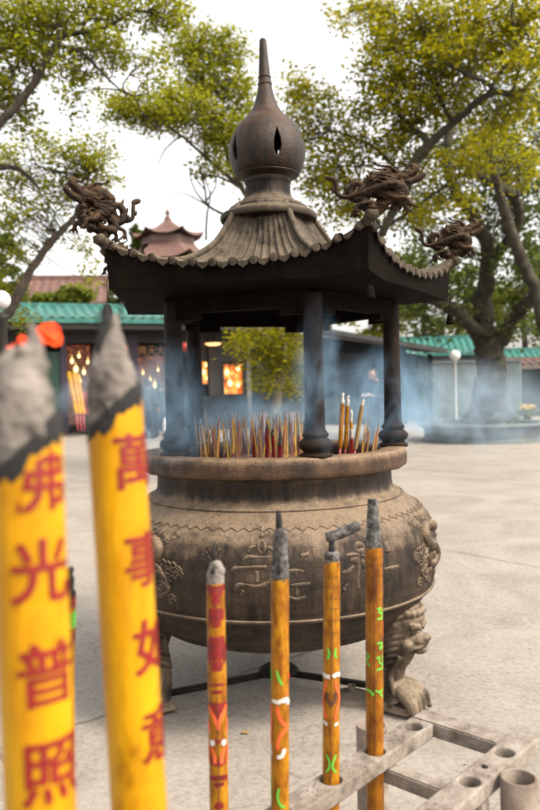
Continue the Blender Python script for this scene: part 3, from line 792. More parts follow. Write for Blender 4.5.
def tip1(root, ax, L, r, u, v):
    blobby([(ax*(L-.004), r*.98), (ax*(L+.012), r*.95), (ax*(L+.026)+u*.001, r*.82), (ax*(L+.036), r*.5)], M['ashbig'], root, 'ash', extra=[(ax*(L+.02)+u*.008+v*.004, .009), (ax*(L+.03)+u*.002+v*.006, .008)])
    b = MB(); b.tube([(ax*(L+.018)-u*.004+v*.0145, .004), (ax*(L+.026)-u*.003+v*.014, .003)], 8); b.tube([(ax*(L+.03)-u*.002, .0035), (ax*(L+.055)-u*.003, .003), (ax*(L+.068), .001)], 8, jit=.1); b.build('charred_core', M['char'], root)
m1 = [('darkred', .024, [(-.98, 648), (0, 650), (.98, 648)]), ('darkred', .010, [(-.95, 586), (0, 588), (.95, 586)]), ('darkred', .020, [(-.8, 612), (0, 613), (.8, 612)]), ('darkred', .014, [(-.95, 704), (0, 706), (.95, 704)]), ('darkred', .012, [(-.7, 757), (0, 759), (.7, 757)])]
m1 += [('darkred', .016, [(-.6, 588), (0, 592), (.6, 588)]), ('darkred', .010, [(-.35, 597), (0, 600), (.35, 597)]), ('darkred', .016, [(-.6, 611), (0, 613), (.6, 611)]), ('darkred', .018, [(-.5, 620), (.5, 620)]),
       ('darkred', .022, [(-.85, 640), (0, 642), (.85, 640)]), ('darkred', .026, [(-.95, 655), (.95, 655)]), ('darkred', .016, [(-.6, 664), (.6, 664)]), ('darkred', .004, [(-.8, 683), (0, 682), (.8, 683)]), ('darkred', .005, [(-.6, 690), (0, 689), (.6, 690)]),
       ('darkred', .012, [(-.5, 703), (0, 704), (.5, 703)]), ('darkred', .012, [(-.3, 712), (0, 714), (.3, 712)]), ('darkred', .006, [(-.5, 737), (0, 738), (.5, 737)]), ('darkred', .008, [(-.9, 775), (0, 774), (.9, 775)]), ('darkred', .007, [(-.5, 780), (0, 781), (.5, 780)]),
       ('darkred', .010, [(-.4, 800), (0, 802), (.4, 800)]), ('darkred', .0035, [(-.8, 626), (0, 600), (.8, 585)])]
m1 += [('orange', .0056, [(-.9, 703), (-.5, 712), (-.05, 722), (0, 727)]), ('orange', .0056, [(.9, 703), (.5, 712), (.05, 722), (0, 727)]), ('orange', .0045, [(-.95, 716), (-.8, 730)]), ('orange', .0045, [(.95, 716), (.85, 730)]),
       ('orange', .0056, [(-.7, 744), (-.4, 752), (-.35, 760)]), ('orange', .0056, [(.7, 744), (.4, 752), (.35, 760)]), ('orange', .0045, [(-.95, 742), (-.9, 762)]), ('orange', .0045, [(.95, 742), (.9, 762)])]
m1 += [('white', .009, [(-.75, 739), (-.35, 740)]), ('white', .009, [(.35, 740), (.75, 739)])] + [seam(690, 810)]
front_stick(1, HO[4], 215.5, 583, .0152, M['amber'], 'incense stick with red diamond wrapper and orange marks, leftmost in the rack', tip1, m1, 1.245)
def tip2(root, ax, L, r, u, v):
    blobby([(ax*(L-.006), r*1.0), (ax*(L+.02), r*.98), (ax*(L+.05)+u*.0005, r*.86), (ax*(L+.075)+u*.001, r*.78), (ax*(L+.088), r*.55)], M['ashdark'], root, 'ash')
    b = MB(); b.tube([(ax*(L+.08)-u*.002, .0055), (ax*(L+.10)-u*.002, .0060), (ax*(L+.115)-u*.003, .0045), (ax*(L+.119)-u*.002, .003)], 10, jit=.12)
    b.ball(ax*(L+.018)+v*(r-.0015)-u*.001, .0055, 10, 8, (.7, .7, 1.8)); b.build('charred_core', M['char'], root)
m2 = [('green', .004, [(-.95, 667), (-.9, 680)]), ('green', .0045, [(-.35, 668), (-.1, 676), (.25, 682)]), ('orange', .004, [(.9, 671), (.95, 678)]), ('orange', .005, [(.65, 689), (.75, 694)]),
      ('white', .007, [(-.8, 698), (-.2, 699), (.2, 697)]), ('white', .009, [(.2, 698), (.7, 697), (.9, 702)]), ('orange', .0056, [(-.3, 703), (-.15, 712), (.35, 720), (.8, 724)]), ('orange', .0056, [(.8, 725), (.2, 730), (-.2, 738), (-.25, 746)]),
      ('orange', .0056, [(-.95, 702), (-.9, 718), (-.95, 742)]), ('white', .007, [(-.3, 753), (.2, 752), (.5, 745)]), ('white', .004, [(-.9, 748), (-.8, 752)]), ('green', .0045, [(-.1, 784), (-.25, 792), (.0, 800), (.5, 803)]), ('green', .003, [(-.95, 776), (-.9, 800)])]
front_stick(2, HO[3], 280, 578, .0158, M['amber'], 'incense stick with tall upright grey ash and black tip, second from left in rack', tip2, m2, 1.335)
def tip3(root, ax, L, r, u, v):
    blobby([(ax*(L-.006), r*1.0), (ax*(L+.010), r*.9), (ax*(L+.018), r*.7)], M['ashdark'], root, 'ash', extra=[(ax*(L+.012)+u*.007, .008)])
    blobby([(ax*(L+.045)-u*.012, r*.55), (ax*(L+.048)+u*.004, r*.66), (ax*(L+.055)+u*.022, r*.66), (ax*(L+.066)+u*.045, r*.62), (ax*(L+.070)+u*.053, r*.5)], M['ashdark'], root, 'fallen_ash')
    b = MB(); b.tube([(ax*(L+.012), .0075), (ax*(L+.03)-u*.001, .0055), (ax*(L+.048), .0065)], 10, jit=.12); b.build('charred_core', M['char'], root)
m3 = [('green', .0045, [(-.45, 646), (-.25, 651), (-.45, 657)]), ('green', .004, [(.55, 646), (.4, 651), (.6, 656)]), ('white', .008, [(-.95, 672), (-.6, 674), (-.15, 674)]), ('white', .008, [(.15, 674), (.6, 672), (.95, 673)]),
      ('orange', .0055, [(-.5, 678), (-.7, 686), (-.9, 694), (-.85, 704), (-.5, 716)]), ('orange', .0055, [(.45, 678), (.6, 686), (.9, 696), (.65, 706), (.4, 716)]), ('white', .006, [(-.85, 719), (-.4, 722)]), ('white', .006, [(.35, 722), (.8, 720)]),
      ('black_line', .006, [(-.35, 690), (-.5, 695), (0, 703)]), ('black_line', .006, [(.35, 690), (.5, 695), (0, 703)]),
      ('green', .0038, [(-.55, 751), (-.2, 758), (-.2, 764), (-.6, 769)]), ('green', .0038, [(.6, 751), (.25, 758), (.2, 764), (.6, 769)])] + rings((575, 585, 596, 606, 618, 630)) + [seam(640, 779), seam(590, 640, .05)]
front_stick(3, HO[2], 331.8, 561, .0160, M['amber'], 'incense stick whose grey ash has broken over sideways at the top', tip3, m3, 1.445)
def tip4(root, ax, L, r, u, v):
    blobby([(ax*(L-.006), r*1.02), (ax*(L+.015), r*.92), (ax*(L+.03), r*.8), (ax*(L+.06)-u*.001, r*.74), (ax*(L+.085)-u*.002, r*.60), (ax*(L+.098)-u*.002, r*.55)], M['ashdark'], root, 'ash')
    b = MB(); b.ball(ax*(L+.092)+v*.006-u*.003, .0055, 10, 8, (1, .7, 1.2)); b.build('charred_core', M['char'], root)
m4 = [('green', .003, [(.3, 607), (.7, 606), (.5, 610), (.85, 612)]), ('green', .004, [(.3, 617), (.9, 616)]), ('green', .003, [(.85, 607), (.85, 618)]), ('green', .004, [(.3, 641), (.8, 641), (.8, 647)]), ('green', .003, [(.6, 643), (.65, 648)]),
      ('green', .0035, [(-.95, 651), (-.6, 654), (-.85, 659), (-.45, 664)]), ('green', .003, [(.2, 656), (.55, 654), (.5, 659), (.8, 662)]), ('green', .004, [(.2, 667), (.9, 666)]), ('green', .003, [(.85, 653), (.85, 667)]),
      ('green', .005, [(-.9, 687), (-.4, 689), (-.1, 692)]), ('green', .004, [(.1, 687), (.5, 689), (.9, 687)]), ('green', .004, [(.6, 690), (.85, 695)]), ('green', .003, [(-.3, 693), (0, 690)])] + rings((556, 563, 574, 585, 597)) + [seam(556, 751)]
m4 += [('orange', .0015, [(.93, 620), (.95, 638)])]
front_stick(4, HO[1], 373.8, 547, .0178, M['amber2'], 'incense stick with fluorescent green marks, rightmost in the rack beside the pipe', tip4, m4, 1.545)

# ------------------------------------------------------------------ two giant joss sticks in the foreground, lettered
def text_mesh(ch, size):
    cu = bpy.data.curves.new('t', 'FONT'); cu.body = ch; cu.size = size; cu.align_x = 'CENTER'; cu.align_y = 'CENTER'; cu.offset = 0; cu.resolution_u = 6
    o = bpy.data.objects.new('t', cu); COL.objects.link(o); dg = bpy.context.evaluated_depsgraph_get(); dg.update()
    me = bpy.data.meshes.new_from_object(o.evaluated_get(dg)); bpy.data.objects.remove(o); return me
def wrap_text(ch, size, r, ax, u, v, a_mid, z_mid, root, off=.0006, top=None):
    me = text_mesh(ch, size); src = bmesh.new(); src.from_mesh(me); k = -size*.7
    while k < size*.7:
        g_ = list(src.verts)+list(src.edges)+list(src.faces); bmesh.ops.bisect_plane(src, geom=g_, plane_co=(k, 0, 0), plane_no=(1, 0, 0)); k += size/22
    xs = [q.co.x for q in src.verts]; ys = [q.co.y for q in src.verts]; cx = (min(xs)+max(xs))/2; cy = (min(ys)+max(ys))/2
    b = MB(); e = size*.020                 # brush-thick strokes
    for c_, (dx, dy) in enumerate(((0, 0), (e, 0), (-e, 0), (0, e*.8), (0, -e*.8), (e*.7, e*.6), (-e*.7, -e*.6), (e*.7, -e*.6), (-e*.7, e*.6))):
        bm = src.copy()
        for q in bm.verts:
            a = a_mid+(q.co.x-cx+dx)/r; z = z_mid+(q.co.y-cy+dy); q.co = ax*z+(u*math.sin(a)+v*math.cos(a))*(r*1.006+off+c_*.00008)
        if top:      # the burnt-away part of the wrapper takes its print with it
            bad = [q for q in bm.verts if q.co.dot(ax) > top(math.atan2(q.co.dot(u), q.co.dot(v)))-.008]
            bmesh.ops.delete(bm, geom=bad, context='VERTS')
        b.bm(bm)
    src.free(); return b.build('red_character', M['red'], root, smooth=False)
def giant(Z, x_top, y_top, x_bot, y_bot, r, label, chars, cut, size):
    tp = P(x_top+2, y_top, Z); bt = P(x_bot, y_bot, Z); ax = (tp-bt).normalized()
    hole = bt-ax*(bt.z/ax.z); L = (tp-hole).length
    root = empty('giant_joss_stick', hole, label=label, cat='incense stick')
    v = Vector((0, 0, H))-tp; v = (v-ax*v.dot(ax)).normalized(); u = ax.cross(v).normalized()
    if u.x < 0: u = -u
    b = MB(); seg = 64; n0 = 0; rows = 120
    for j in range(rows+1):
        for k in range(seg):
            a = 2*PI*k/seg; top = L+cut(a); z = .28+(top-.28)*j/rows
            rr = r*(1+.006*math.sin(z*31)+.004*math.sin(a*3+z*20))
            b.v.append(ax*z+(u*math.sin(a)+v*math.cos(a))*rr)
    for j in range(rows):
        for k in range(seg):
            A = j*seg+k; B = j*seg+(k+1) % seg; b.face((A, B, B+seg, A+seg))
    b.face(tuple(range(seg)))
    b.build('yellow_wrapper', M['yellow'], root)
    b = MB(); b.tube([(ax*0, .009), (ax*.30, .009)], 12); b.build('stem', IM['bamboo'], root)
    # scorched edge
    b = MB(); wv = lambda a: .0035*math.sin(a*5)+.0025*math.sin(a*9+1)+.0018*math.sin(a*17)
    for k in range(seg+1):
        a = 2*PI*k/seg
        for q, (dz, dr) in enumerate(((-.006+wv(a), .0004), (.002+wv(a)*.5, .0009), (.010, .0002), (.014, -.004))):
            b.v.append(ax*(L+cut(a)+dz)+(u*math.sin(a)+v*math.cos(a))*(r+dr))
    for k in range(seg):
        for q in range(3):
            A = k*4+q; b.face((A, A+4, A+5, A+1))
    b.build('scorched_edge', M['char'], root)
    for ch, a_mid, y in chars:
        # row of pixel y
        lo, hi = 0, L
        for _ in range(30):
            m_ = (lo+hi)/2; p = hole+ax*m_+v*r; c = CR.transposed() @ (p-Vector((0, 0, H)))
            if c.z > -.05 or 405-c.y/(-c.z)*F > y: lo = m_
            else: hi = m_
        wrap_text(ch, size, r, ax, u, v, a_mid, lo, root, top=lambda a: L+cut(a))
    return root, ax, L, u, v, r
# stick 2
rt, ax, L, u, v, r = giant(.75, 113, 415, 139.5, 810, .0275, 'giant yellow joss stick with a pointed grey ash cone, right of the pair', [('萬', .80, 462), ('事', 1.0, 562), ('如', 1.08, 650), ('意', 1.16, 740)],
    lambda a: .020*math.sin(a), .056)
def px_on(root, ax, L, x, y, Zc):    # local point of a pixel at depth Zc
    return P(x, y, Zc)-root.location
def cone_ash(root, outline, Zc, name, extra=(), vox=.0022):
    b = MB()
    path = [(px_on(root, None, 0, (x0+x1)/2, y, Zc), (x1-x0)/2*Zc/F) for x0, x1, y in outline]
    b.tube(smooth_path(path, 5), 20, jit=.07)
    for (x, y, rp, dz) in extra: b.ball(px_on(root, None, 0, x, y, Zc+dz), rp*Zc/F, 12, 8)
    o = b.build(name, M['ashbig'], root); o = remesh(o, vox, 2)
    tx = bpy.data.textures.new('ash_lumps', 'CLOUDS'); tx.noise_scale = .008
    dm = o.modifiers.new('d', 'DISPLACE'); dm.texture = tx; dm.strength = .0035; dm.mid_level = .5
    return o
rs_ = random.Random(4)
cone_ash(rt, [(88, 141, 436), (88, 141, 415), (87, 140, 395), (88.5, 136, 380), (91, 131, 362), (97, 127, 347), (105, 122, 332), (110, 119, 320), (113, 117, 312)], .75, 'ash_cone', [(95+rs_.random()*30, 370+rs_.random()*50, 6, rs_.choice((-.02, -.016))) for _ in range(4)])
b = MB()
q = lambda x, y, dz=0: P(x, y, .75+dz)-rt.location
b.tube(smooth_path([(q(103, 362, -.012), .004), (q(101, 345, -.008), .006), (q(103, 332, -.006), .0055), (q(106, 322, -.004), .005), (q(107, 312, 0), .0045), (q(105, 304, 0), .003)], 5), 10, jit=.15)
b.build('charred_curl', M['char'], rt); b = MB()
b.tube(smooth_path([(q(106, 322), .002), (q(101, 312), .0012), (q(98, 318), .001), (q(94, 330), .0008)], 5), 6)
b.build('charred_curl', M['char'], rt); b = MB()
b.tube(smooth_path([(q(118, 330), .0015), (q(121, 310), .0012), (q(123, 302), .001)], 5), 6)
b.build('charred_curl', M['char'], rt); b = MB()
b.tube(smooth_path([(q(96, 398, -.024), .0012), (q(104, 404, -.0275), .0016), (q(108, 412, -.028), .0012), (q(112, 418, -.028), .0008)], 5), 6)
b.build('charred_curl', M['char'], rt)
# stick 1
rt1, ax1, L1_, u1, v1, r1 = giant(.62, 25, 455, 41, 810, .0285, 'giant yellow joss stick with a blunt split ash crown, at the left edge', [('佛', .25, 480), ('光', .32, 572), ('普', .38, 676), ('照', .42, 775)],
    lambda a: .022*math.sin(a), .054)
cone_ash(rt1, [(-9, 58, 480), (-9, 57, 455), (-9, 55, 430), (-9, 53, 410), (-8, 52, 390), (2, 49, 374), (20, 46, 360)], .62, 'ash_crown',
    [(36, 366, 13, 0), (35, 352, 10.5, 0), (34, 341, 8, 0), (32.5, 332, 6, 0), (31, 324, 3.5, 0), (8, 366, 13, 0), (12, 354, 8, 0), (21, 350, 6, -.01), (-4, 372, 10, 0), (25, 366, 9, .01)] + [(rs_.random()*45, 375+rs_.random()*60, 7, -.020) for _ in range(6)])
# orange paper streamers caught behind the crown
b = MB(); r_ = random.Random(9)
def sheet(b, pts, Zc, th_=.0012):
    n0 = len(b.v)
    for (x, y, dz) in pts: b.v.append(P(x, y, Zc+dz)); 
    for (x, y, dz) in pts: b.v.append(P(x, y, Zc+dz+th_))
    m_ = len(pts); b.face(tuple(range(n0, n0+m_))); b.face(tuple(range(n0+m_, n0+2*m_))[::-1])
    for k in range(m_): b.face((n0+k, n0+(k+1) % m_, n0+m_+(k+1) % m_, n0+m_+k))
b = MB()
sheet(b, [(36, 328, 0), (44, 323, .01), (54, 322, .02), (60, 327, .01), (63, 338, .02), (62, 345, .01), (55, 347, 0), (48, 344, .01), (42, 347, .015), (37, 340, 0)], .86)
sheet(b, [(17, 338, 0), (22, 334, .01), (28, 337, 0), (28, 346, .01), (20, 347, 0)], .86)
sheet(b, [(6, 346, 0), (14, 344, .01), (15, 366, .01), (8, 369, 0)], .86)
b.tube([(P(10, 346, .865), .001), (P(22, 340, .865), .001), (P(40, 334, .865), .001)], 5)
b.tube(smooth_path([(P(22, 350, .66), .0015), (P(22, 345, .76), .0015), (P(22, 340, .865), .0015)], 4), 5)
om, on_, ob, _ = nt('orange_paper'); f = noise(on_, coords(on_), 60, 4, .6); on_.links.new(ramp(on_, f, [(.35, (.75, .06, .01)), (.65, (.9, .20, .03))]), ob.inputs['Base Color'])
tr = N(on_, 'ShaderNodeBsdfTranslucent'); tr.inputs[0].default_value = (1, .18, .03, 1); mx = N(on_, 'ShaderNodeMixShader'); mx.inputs[0].default_value = .5
on_.links.new(ob.outputs[0], mx.inputs[1]); on_.links.new(tr.outputs[0], mx.inputs[2]); on_.links.new(mx.outputs[0], _.inputs[0])
tag(b.build('paper_streamer', om, smooth=False), 'bright orange paper streamer snagged on the ash crown at the left edge', 'streamer')
# small incense half hidden behind the left giant
front = stick_thing('incense_stick', G(70, 900, 0), P(69.5, 566, 1.02), .0085, (IM['bamboo'], M['amber'], M['char']), 'slim red and green incense peeking out behind the left giant joss stick', ash=.06)
b = MB(); fr_l = front
for y0, y1, mk in ((628, 655, 'darkred'), (665, 705, 'green'), (720, 745, 'darkred')):
    pa = front.matrix_basis.inverted() @ P(70, y1, 1.02); pb_ = front.matrix_basis.inverted() @ P(70, y0, 1.02)
    bb = MB(); bb.tube([(Vector((0, 0, pa.z)), .0089), (Vector((0, 0, pb_.z)), .0089)], 16, False); bb.build('painted_band', M[mk], front)

def crumbs(b, c, r, rr):
    n0 = len(b.v); pts = [Vector((rr.gauss(0, 1), rr.gauss(0, 1), 0)).normalized()*r*rr.uniform(.6, 1.2) for _ in range(3)]
    for p in pts: b.v.append(c+p)
    b.v.append(c+Vector((rr.gauss(0, .3)*r, rr.gauss(0, .3)*r, r*rr.uniform(.4, .9))))
    for f_ in ((0, 1, 3), (1, 2, 3), (2, 0, 3), (0, 2, 1)): b.face(tuple(n0+q for q in f_))
b = MB(); r_ = random.Random(77)
for _ in range(420):
    k = r_.choice((0, 1, 2, 2, 3)); t_ = -step*k+r_.gauss(0, .06); w__ = r_.uniform(-.024, .024); base_ = RO if r_.random() < .7 else RO+o2
    if abs(((t_/step)+.5) % 1-.5)*step < .024 and abs(w__) < .024: continue
    if t_ > .03: continue
    c = base_+ud*t_+un*w__; crumbs(b, Vector((c.x, c.y, zb+.0002)), r_.choice((.0012, .0018, .003)), r_)
tag(b.build('ash_crumbs', M['ashbig'], smooth=False), 'pale ash crumbs scattered on top of the rack bars', 'ash', kind='stuff')
b = MB()
for _ in range(900):
    x, y = r_.uniform(-1.6, 2.6), r_.uniform(1.6, 7.5)
    crumbs(b, Vector((x, y, .0005)), r_.choice((.002, .003, .003, .006)), r_)
tag(b.build('ground_grit', mat('grit', [(.4, (.05, .04, .03)), (.6, (.30, .25, .19))], 3, .9), smooth=False), 'specks of grit and ash scattered on the concrete', 'grit', kind='stuff')
# dry leaf on the ground
lf = MB(); c = G(245, 733, .004); 
for k, (x, y, z) in enumerate(((-.018, 0, .002), (-.006, .006, .006), (.012, .004, .004), (.02, 0, .003), (.012, -.005, .002), (-.006, -.006, .003))): lf.v.append(c+Vector((x, y*1.2, z)))
lf.face((0, 1, 2, 3, 4, 5)); tag(lf.build('fallen_leaf', M['leafdry'], smooth=False), 'small dry yellow leaf lying on the concrete before the burner', 'leaf')
# ------------------------------------------------------------------ foliage
def leaf_mat(name, stops, trans=.45, tcol=(.35, .40, .04)):
    m, n, b, out = nt(name); geo = N(n, 'ShaderNodeNewGeometry')
    f = noise(n, coords(n), .9, 3, .6)
    x = math_(n, 'ADD', math_(n, 'MULTIPLY', geo.outputs['Random Per Island'], .55), math_(n, 'MULTIPLY', f, .45))
    c = ramp(n, x, stops); n.links.new(c, b.inputs['Base Color']); b.inputs['Roughness'].default_value = .6; b.inputs['Specular IOR Level'].default_value = .2
    t = N(n, 'ShaderNodeBsdfTranslucent'); n.links.new(mixc(n, .6, c, tcol), t.inputs[0])
    mx = N(n, 'ShaderNodeMixShader'); mx.inputs[0].default_value = trans
    n.links.new(b.outputs[0], mx.inputs[1]); n.links.new(t.outputs[0], mx.inputs[2]); n.links.new(mx.outputs[0], out.inputs[0]); return m
M['leaf_y'] = leaf_mat('banyan_leaf', [(.22, (.045, .05, .008)), (.42, (.105, .115, .004)), (.6, (.23, .215, .006)), (.78, (.38, .32, .012))], .5, (.40, .38, .012))
M['leaf_m'] = leaf_mat('yellow_green_leaf', [(.2, (.04, .055, .006)), (.5, (.14, .155, .008)), (.8, (.30, .29, .02))], .5, (.38, .39, .02))
M['leaf_d'] = leaf_mat('dark_leaf', [(.2, (.012, .022, .006)), (.5, (.04, .06, .010)), (.8, (.12, .14, .02))], .35, (.16, .22, .04))
M['leaf_s'] = leaf_mat('shrub_leaf', [(.2, (.03, .045, .010)), (.5, (.09, .125, .016)), (.8, (.19, .22, .03))], .45, (.30, .35, .04))
M['bark'] = mat('bark', [(.3, (.022, .016, .011)), (.55, (.065, .048, .034)), (.75, (.13, .10, .075))], 9, .9, .8, .03, stretch=(3, 3, .6), fine=30)
M['bark_moss'] = mat('mossy_bark', [(.3, (.012, .009, .005)), (.5, (.038, .030, .017)), (.75, (.085, .08, .032))], 5, .9, .8, .03, fine=26)
class Tree:
    def __init__(s, name, label, seed, group=None, cat='tree'):
        s.name, s.label, s.group, s.cat = name, label, group, cat; s.r = random.Random(seed); s.w = MB(); s.pts = []; s.lv = []; s.lf = 0; s.thick = 1.0
    def limb(s, pts, seg=12, real=False):
        """pts (px, py, Z, radius px at that depth)"""
        q = [(P(x, y, Z), r*s.thick*Z/F) for x, y, Z, r in pts]
        # natural wobble
        sp = smooth_path(q, 7)
        sp = [(p+Vector((s.r.uniform(-1, 1), s.r.uniform(-1, 1), s.r.uniform(-1, 1)))*r*.18, r*(1+s.r.uniform(-.08, .08))) for p, r in sp]
        s.w.tube(sp, seg, jit=.06); s.pts += sp; return sp
    def sprout(s, sp, n, length, rad, up=.3):
        """smaller branches leaving a limb"""
        for _ in range(n):
            i = s.r.randrange(len(sp)//3, len(sp)); p, r = sp[i]
            d = Vector((s.r.gauss(0, 1), s.r.gauss(0, 1), s.r.gauss(up, .7))).normalized(); L = length*s.r.uniform(.5, 1.2); q = [(p, rad)]
            for k in range(1, 5):
                d = (d+Vector((s.r.gauss(0, .35), s.r.gauss(0, .35), s.r.gauss(.05, .3)))).normalized(); p = p+d*L/4; q.append((p, rad*(1-.2*k)))
            q = smooth_path(q, 3); s.w.tube(q, 6); s.pts += q
    def blob(s, x, y, Z, rx, ry, rz=None, clumps=30, leaves=26, size=.06, flat=.4, cr=.38, twig=True):
        """a cloud of leaf sprays; px radii rx, ry, metre half-depth rz"""
        r = s.r; c = P(x, y, Z); ax, ay = rx*Z/F, ry*Z/F; rz = rz or (ax+ay)/2
        near = [q for q in s.pts if (q[0]-c).length < 2.2*(ax+ay)] or s.pts
        for _ in range(clumps):
            while 1:
                u = Vector((r.uniform(-1, 1), r.uniform(-1, 1), r.uniform(-1, 1)))
                if u.length <= 1: break
            u = u.normalized()*(u.length**.6)
            cc = c+Vector((u.x*ax, u.y*rz, u.z*ay))
            R_ = cr*r.uniform(.6, 1.25)
            if twig and near:
                b0 = min(r.sample(near, min(len(near), 40)), key=lambda q: (q[0]-cc).length)[0]
                mid = (b0+cc)/2+Vector((r.gauss(0, .1), r.gauss(0, .1), r.gauss(-.05, .12)))*(cc-b0).length
                tw = max(.005, min(.016, .006*(cc-b0).length)); s.w.tube(smooth_path([(b0, tw), (mid, tw*.7), (cc, tw*.35)], 3), 5, caps=False)
            tilt = Vector((r.gauss(0, .35), r.gauss(0, .35), 1)).normalized(); t1, t2 = frame(tilt)
            for _ in range(leaves):
                a = r.uniform(0, 2*PI); rr = R_*math.sqrt(r.random())
                p = cc+t1*math.cos(a)*rr+t2*math.sin(a)*rr+tilt*r.gauss(0, R_*flat)
                d = Vector((math.cos(a)+r.gauss(0, .6), math.sin(a)+r.gauss(0, .6), r.gauss(-.15, .5))).normalized()
                w_ = d.cross(Vector((r.gauss(0, .6), r.gauss(0, .6), 1))).normalized(); L = size*r.uniform(.65, 1.35); q = w_*L*.27
                up = w_.cross(d)*L*.1
                s.lv += [p, p+d*L*.45+q+up, p+d*L, p+d*L*.45-q+up]; s.lf += 1
    def done(s, bark, leaf, base):
        root = empty(s.name, base, label=s.label, cat=s.cat, group=s.group)
        off = root.location
        for i, v in enumerate(s.w.v): s.w.v[i] = v-off
        s.w.build('trunk', bark, root)
        if s.lf:
            a = np.array([tuple(v-off) for v in s.lv], dtype=np.float32); nq = s.lf
            me = bpy.data.meshes.new('crown'); me.vertices.add(len(a)); me.vertices.foreach_set('co', a.ravel())
            me.loops.add(nq*4); me.loops.foreach_set('vertex_index', np.arange(nq*4, dtype=np.int32)); me.polygons.add(nq)
            me.polygons.foreach_set('loop_start', np.arange(0, nq*4, 4, dtype=np.int32)); me.materials.append(leaf); me.update(calc_edges=True)
            o = bpy.data.objects.new('crown', me); COL.objects.link(o); o.parent = root
        return root

# big banyan in the round planter, right
ZB = 19.3
pc = G(483, 440); pc.z = 0; ZB = pc.y
t = Tree('banyan_tree', 'big banyan with a thick grey trunk rising from the round stone planter', 1); t.thick = .78
t.limb([(489, 437, ZB, 27), (490, 425, ZB, 21), (491, 400, ZB, 18), (492, 375, ZB, 18), (490, 350, ZB, 18), (486, 330, ZB, 14), (483, 300, ZB, 11), (488, 272, ZB-.3, 10), (487, 245, ZB-.6, 9), (472, 215, ZB-1, 8), (455, 190, ZB-1.2, 7), (447, 160, ZB-1.5, 6), (452, 120, ZB-1.5, 5), (470, 60, ZB-1, 3), (478, 0, ZB, 2)], 18)
l = t.limb([(484, 345, ZB, 10), (470, 325, ZB-.2, 9), (448, 306, ZB-.5, 8), (425, 297, ZB-.8, 6.5), (400, 288, ZB-1.2, 5), (370, 270, ZB-1.6, 4)]); t.sprout(l, 6, 1.6, .04)
l = t.limb([(492, 352, ZB, 12), (505, 332, ZB-.2, 10), (520, 312, ZB-.4, 9), (542, 290, ZB-.8, 8), (565, 262, ZB-1, 6)]); t.sprout(l, 4, 1.5, .04)
l = t.limb([(489, 262, ZB-.3, 7), (505, 245, ZB-.8, 6.5), (518, 222, ZB-1.3, 6.5), (512, 195, ZB-1.8, 6), (480, 175, ZB-2.2, 5), (462, 160, ZB-2.5, 4)]); t.sprout(l, 5, 1.2, .035)
l = t.limb([(545, 330, ZB-2, 8), (535, 290, ZB-2, 8), (520, 255, ZB-2, 8), (508, 225, ZB-2.2, 8), (500, 195, ZB-2.5, 6), (490, 150, ZB-2.8, 5), (500, 100, ZB-3, 4)])
for k in range(9):
    a = rng.uniform(0, 2*PI); tc_ = G(490, 437); tc_.z = 0; q = tc_+Vector((math.cos(a)*.75, math.sin(a)*.6, .36)); t.w.tube(smooth_path([(q, .05), (tc_+Vector((math.cos(a)*.42, math.sin(a)*.4, .7)), .09), (tc_+Vector((math.cos(a)*.30, math.sin(a)*.3, 1.5)), .06)], 5), 8)
for (x, y, Z, rx, ry, c) in [(420, 262, ZB-1, 30, 18, 20), (455, 290, ZB+1, 35, 16, 22), (520, 262, ZB-.5, 34, 22, 26), (430, 215, ZB, 30, 24, 26), (470, 238, ZB+1, 34, 20, 18), (525, 205, ZB, 36, 30, 44), (470, 150, ZB, 40, 35, 50), (525, 130, ZB, 36, 36, 55),
                             (430, 315, ZB-.6, 30, 14, 16), (520, 330, ZB, 28, 14, 14), (400, 300, ZB+2, 26, 14, 14), (500, 180, ZB-1, 30, 24, 26)]:
    t.blob(x, y, Z, rx, ry, 1.3, clumps=c, leaves=40, size=.13, cr=.46)
t.done(M['bark_moss'], M['leaf_d'], pc)

